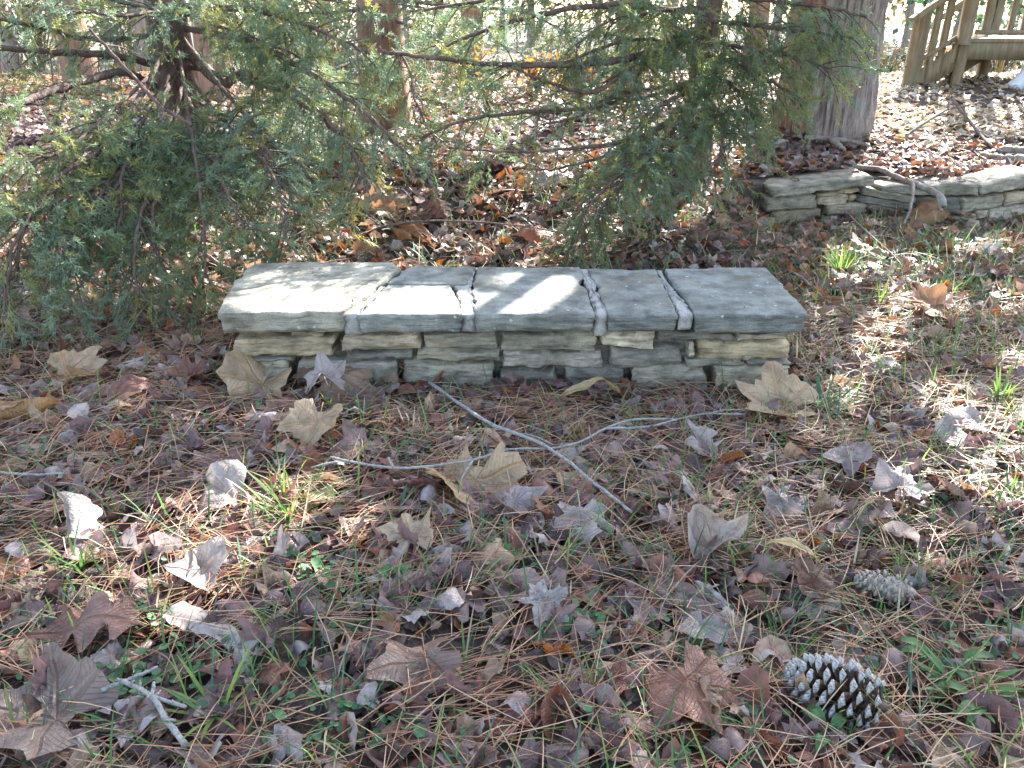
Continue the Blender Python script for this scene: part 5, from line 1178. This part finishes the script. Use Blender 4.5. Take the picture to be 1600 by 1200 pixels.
def landing(P):
    """where the shadow of points P falls: True where that spot lies in the sun in the photograph"""
    P = np.atleast_2d(P); sv = np.array(SUN)
    def pix(zz):
        G = P - sv * ((P[:, 2] - zz) / SUN.z)[:, None]; d = G[:, 1] * cp + (CAM_H - zz) * sp; d = np.where(d < .05, .05, d)
        return G, 800 + FPX * G[:, 0] / d, 600 - FPX * ((zz - CAM_H) * cp + G[:, 1] * sp) / d
    Gb, bx, by = pix(ZT); Gg, gx_, gy_ = pix(.02)
    onb = (np.abs(Gb[:, 0]) < 1.03) & (Gb[:, 1] > 2.5) & (Gb[:, 1] < 3.12)
    x = np.where(onb, bx, gx_); y = np.where(onb, by, gy_)
    i = np.clip(((x + 100) / 8).astype(int), 0, 225); j = ((y - 380) / 8).astype(int); ok = (j >= 0) & (j < 112)
    return LG[np.clip(j, 0, 111), i] & ok
g = np.random.default_rng(77)
crowns = [(ced1, b1, top1), (ced2, b2, top2), (ced3, b3, top3)]
fm = [MB() for _ in crowns]; placed = [[] for _ in crowns]
for gy_ in np.arange(362, 1290, 8.0):
    for gx_ in np.arange(-60, 1665, 11.0):
        px, py = gx_ + g.normal(0, 6), gy_ + g.normal(0, 5)
        onb = 340 < px < 1265 and 412 < py < 492
        if py < 400 + 60 * g.random() and not onb and px < 1200: continue
        if px < 470 and py < 540 and not onb: continue          # the cedar shades this itself
        p = at_z(px, py, ZT) if onb else at_z(px, py, 0.02)
        if g.random() > CROWN_DENS * (depth(p) / 3.0) ** 3: continue    # even density per area of ground
        z = g.uniform(1.75, 3.6); q = np.array(p + SUN * ((z - p.z) / SUN.z))
        if q[2] < CAM_H + q[1] * .035 + .22: continue
        k = min(range(3), key=lambda i: (crowns[i][1].x - q[0]) ** 2 * .7 + (crowns[i][1].y - q[1]) ** 2)
        m_ = 34; c = q + g.normal(0, .055, (m_, 3)); e = (c - q) / .055 * .5 + g.normal(0, .6, (m_, 3)) + (0, 0, -.4); e /= np.linalg.norm(e, axis=1)[:, None]
        s_ = np.cross(e, g.normal(size=(m_, 3))); s_ /= np.linalg.norm(s_, axis=1)[:, None]; ln = g.uniform(.04, .085, (m_, 1))
        A, B_, D = c - s_ * .0085, c + s_ * .0085, c + e * ln
        keep = ~(landing(c) | landing(D))
        if not keep.any(): continue
        V = np.stack([A[keep], B_[keep], D[keep]], 1).reshape(-1, 3)
        fm[k].add(V, np.arange(len(V)).reshape(-1, 3), (CED[0] if g.random() < .5 else CED[2]) * g.uniform(.8, 1.2)); placed[k].append(q)
for (tree, b_, top), f_, pl in zip(crowns, fm, placed):
    if not f_.n: continue
    mb = MB(); ax0 = np.array(b_); ax1 = np.array(top); nb = 0
    for q in pl[::7]:
        t = np.clip((q[2] - .5 - b_.z) / (top.z - b_.z), .2, .95); s_ = ax0 * (1 - t) + ax1 * t
        P = smooth_path([s_, (s_ * .5 + q * .5) + (0, 0, .1), q], 9)
        if landing(P).mean() > .03: continue
        mb.add(*tube(P, np.linspace(.012, .003, 9), 4, 0, False)); nb += 1
        if nb > 150: break
    bo = link('shade_boughs', mb.mesh('shade_boughs', M['bark_cedar'], tint=False), tree); bo['kind'] = 'stuff'  # unseen boughs added to carry the shade tufts
    fo = link('crown', f_.mesh('crown', M['cedar'], False), tree); fo['kind'] = 'stuff'  # unseen tufts, trimmed so their shadows miss the sun patches
print('clumps', [len(p) for p in placed])

# ------------------------------------------------------------------ background growth
g = np.random.default_rng(41)
def bush(px, y, w, h, n, cols, label, name='shrub', leaf=.035, base=None, twigs=26, group='shrubs beyond the cedars', zoff=0):
    p = at_y(px, 100, y); p.z = Tz(p.x, p.y); root = thing(name, p, label, 'shrub', group); st = MB(); lf = MB()
    for _ in range(twigs):
        a = g.uniform(0, 6.3); rr = g.uniform(.2, 1) * w; q = np.array(p); e = q + (math.cos(a) * rr, math.sin(a) * rr, h * g.uniform(.5, 1)); m_ = (q * .55 + e * .45) + (0, 0, h * .18)
        P = smooth_path([q, m_, e], 7); st.add(*tube(P, np.linspace(.010, .003, 7), 4, 0, False))
        for _ in range(n // twigs):
            t = g.uniform(.3, 1); i = min(int(t * 6), 5); c = P[i] + g.normal(0, .10 * w + .03, 3); d = g.normal(size=3); d /= np.linalg.norm(d); s = np.cross(d, g.normal(size=3)); s /= np.linalg.norm(s); l = leaf * g.uniform(.6, 1.4)
            lf.add(np.array([c, c + d * l * .5 + s * l * .3, c + d * l, c + d * l * .5 - s * l * .3]), [(0, 1, 2), (0, 2, 3)], cols[g.integers(0, len(cols))] * g.uniform(.7, 1.3))
    link('stems', st.mesh('stems', M['bark_twig'], tint=False), root)['kind'] = 'stuff'
    link('foliage', lf.mesh('foliage', M['dry'] if y > 8.5 else M['grass'], False), root)['kind'] = 'stuff'
OLV, STR, ORA, BLG = np.array((.085, .09, .035)), np.array((.15, .115, .065)), np.array((.40, .19, .05)), np.array((.12, .17, .12))
bush(905, 7.4, .32, .42, 520, [ORA, ORA, STR], 'orange backlit leafy seedling in the centre gap', 'shrub', .05)
bush(840, 7.9, .25, .35, 300, [ORA, STR], 'yellow orange leafy seedling left of the orange one', 'shrub', .05)
bush(735, 8.2, .3, .35, 300, [ORA, STR, OLV], 'pale rusty seedling below the bright gap', 'shrub', .05)
for px, y, w, h, n, cs, lab in [(60, 10.5, .9, 1.5, 900, [OLV, STR], 'pale olive shrub in sun at the far left'), (200, 11.5, 1.0, 1.7, 1000, [OLV, STR, BLG], 'tall pale shrub behind the dark cedar trunk'), (400, 12.5, 1.0, 1.6, 900, [OLV, STR], 'sunlit shrub seen through the left cedar'),
      (520, 11.5, .9, 1.4, 800, [STR, OLV], 'straw coloured shrub behind the reddish trunk'), (680, 14, 1.1, 1.6, 800, [BLG, OLV], 'bluish green shrub in the centre background'), (860, 17, 1.3, 1.8, 800, [BLG, STR], 'pale bluish shrub far beyond the centre gap'),
      (1040, 13, 1.0, 1.6, 800, [OLV, STR], 'pale shrub behind the right cedar'), (1210, 15, 1.1, 1.7, 700, [STR, PINK if False else STR, OLV], 'dry shrub left of the big trunk'), (1385, 11.5, .5, .55, 400, [BLG, STR], 'low dry shrub right of the big trunk'),
      (1450, 11.2, .6, .6, 500, [STR, BLG], 'dry bush behind the stair foot'), (1560, 11.0, .7, .65, 600, [STR, STR, BLG], 'dry straw bush under the deck'), (1640, 11.5, .7, .8, 500, [STR, BLG], 'dry bush at the right edge behind the deck')]:
    bush(px, y, w, h, n, cs, lab, 'shrub', .06)
# dry tall grass beyond the crest
mb = MB()
for _ in range(9000):
    y = g.uniform(9.6, 20); x = g.uniform(-1, 1) * (.75 * y + .5); z = Tz(x, y)
    blade(mb, (x, y, z), g.uniform(0, 6.3), g.uniform(.12, .4), .010, g.uniform(.1, .8), (STR if g.random() < .75 else OLV) * g.uniform(.7, 1.2), g.uniform(0, .3))
tag(link('dry_grass', mb.mesh('dry_grass', M['dry'], False)), 'tall dry grass on the lower field beyond the crest', None, None, 'stuff')
# far tree line
for i in range(26):
    y = g.uniform(34, 62); px = -150 + 1900 * (i + g.uniform(.1, .9)) / 26; p = at_y(px, 60, y); p.z = Tz(p.x, p.y)
    h = g.uniform(9, 15); kind = i % 3; lm = min([(140, 'leaning reddish trunk'), (296, 'dark left cedar'), (440, 'left cedar tips'), (600, 'reddish middle cedar'), (735, 'thin brown trunk'), (978, 'orange brown trunk'), (1090, 'right cedar'), (1285, 'massive double trunk'), (1440, 'stair foot'), (1560, 'deck railing')], key=lambda l: abs(l[0] - px))
    lab = ['bare grey brown', 'dark evergreen', 'olive leafed'][kind] + (' nearer' if y < 47 else ' distant') + ' tree of the far tree line, ' + ('right of' if px > lm[0] else 'left of') + ' the ' + lm[1]
    root = thing('far_tree', p, lab, 'tree', 'trees in the far tree line')
    link('trunk', trunk_mesh('trunk', p, p + Vector((g.normal(0, .3), 0, h)), .2, .04, 'bark_grey', .2, 8, 8, .05, .1, 5, 30 + i), root)
    lf = MB(); cs = [[STR * .8, np.array((.2, .15, .12))], [np.array((.05, .09, .05)), BLG * .7], [OLV, STR]][kind]
    for _ in range([900, 1500, 1200][kind]):
        t = g.uniform(.05, 1) ; rr = (2.6 * (1 - t * .6)) * g.uniform(0, 1) ** .6; a = g.uniform(0, 6.3); c = np.array(p) + (math.cos(a) * rr, math.sin(a) * rr, .3 + t * h); d = g.normal(size=3); d /= np.linalg.norm(d); s = np.cross(d, g.normal(size=3)); s /= np.linalg.norm(s); l = .5 * g.uniform(.5, 1.3); wd = .25 if kind else .06
        lf.add(np.array([c, c + d * l * .5 + s * l * wd, c + d * l, c + d * l * .5 - s * l * wd]), [(0, 1, 2), (0, 2, 3)], cs[g.integers(0, 2)] * g.uniform(.7, 1.3))
    link('crown', lf.mesh('crown', M['cedar'], False), root)['kind'] = 'stuff'
print('tris', sum(len(o.data.polygons) for o in S.objects if o.type == 'MESH'), 'objects', len(S.objects))
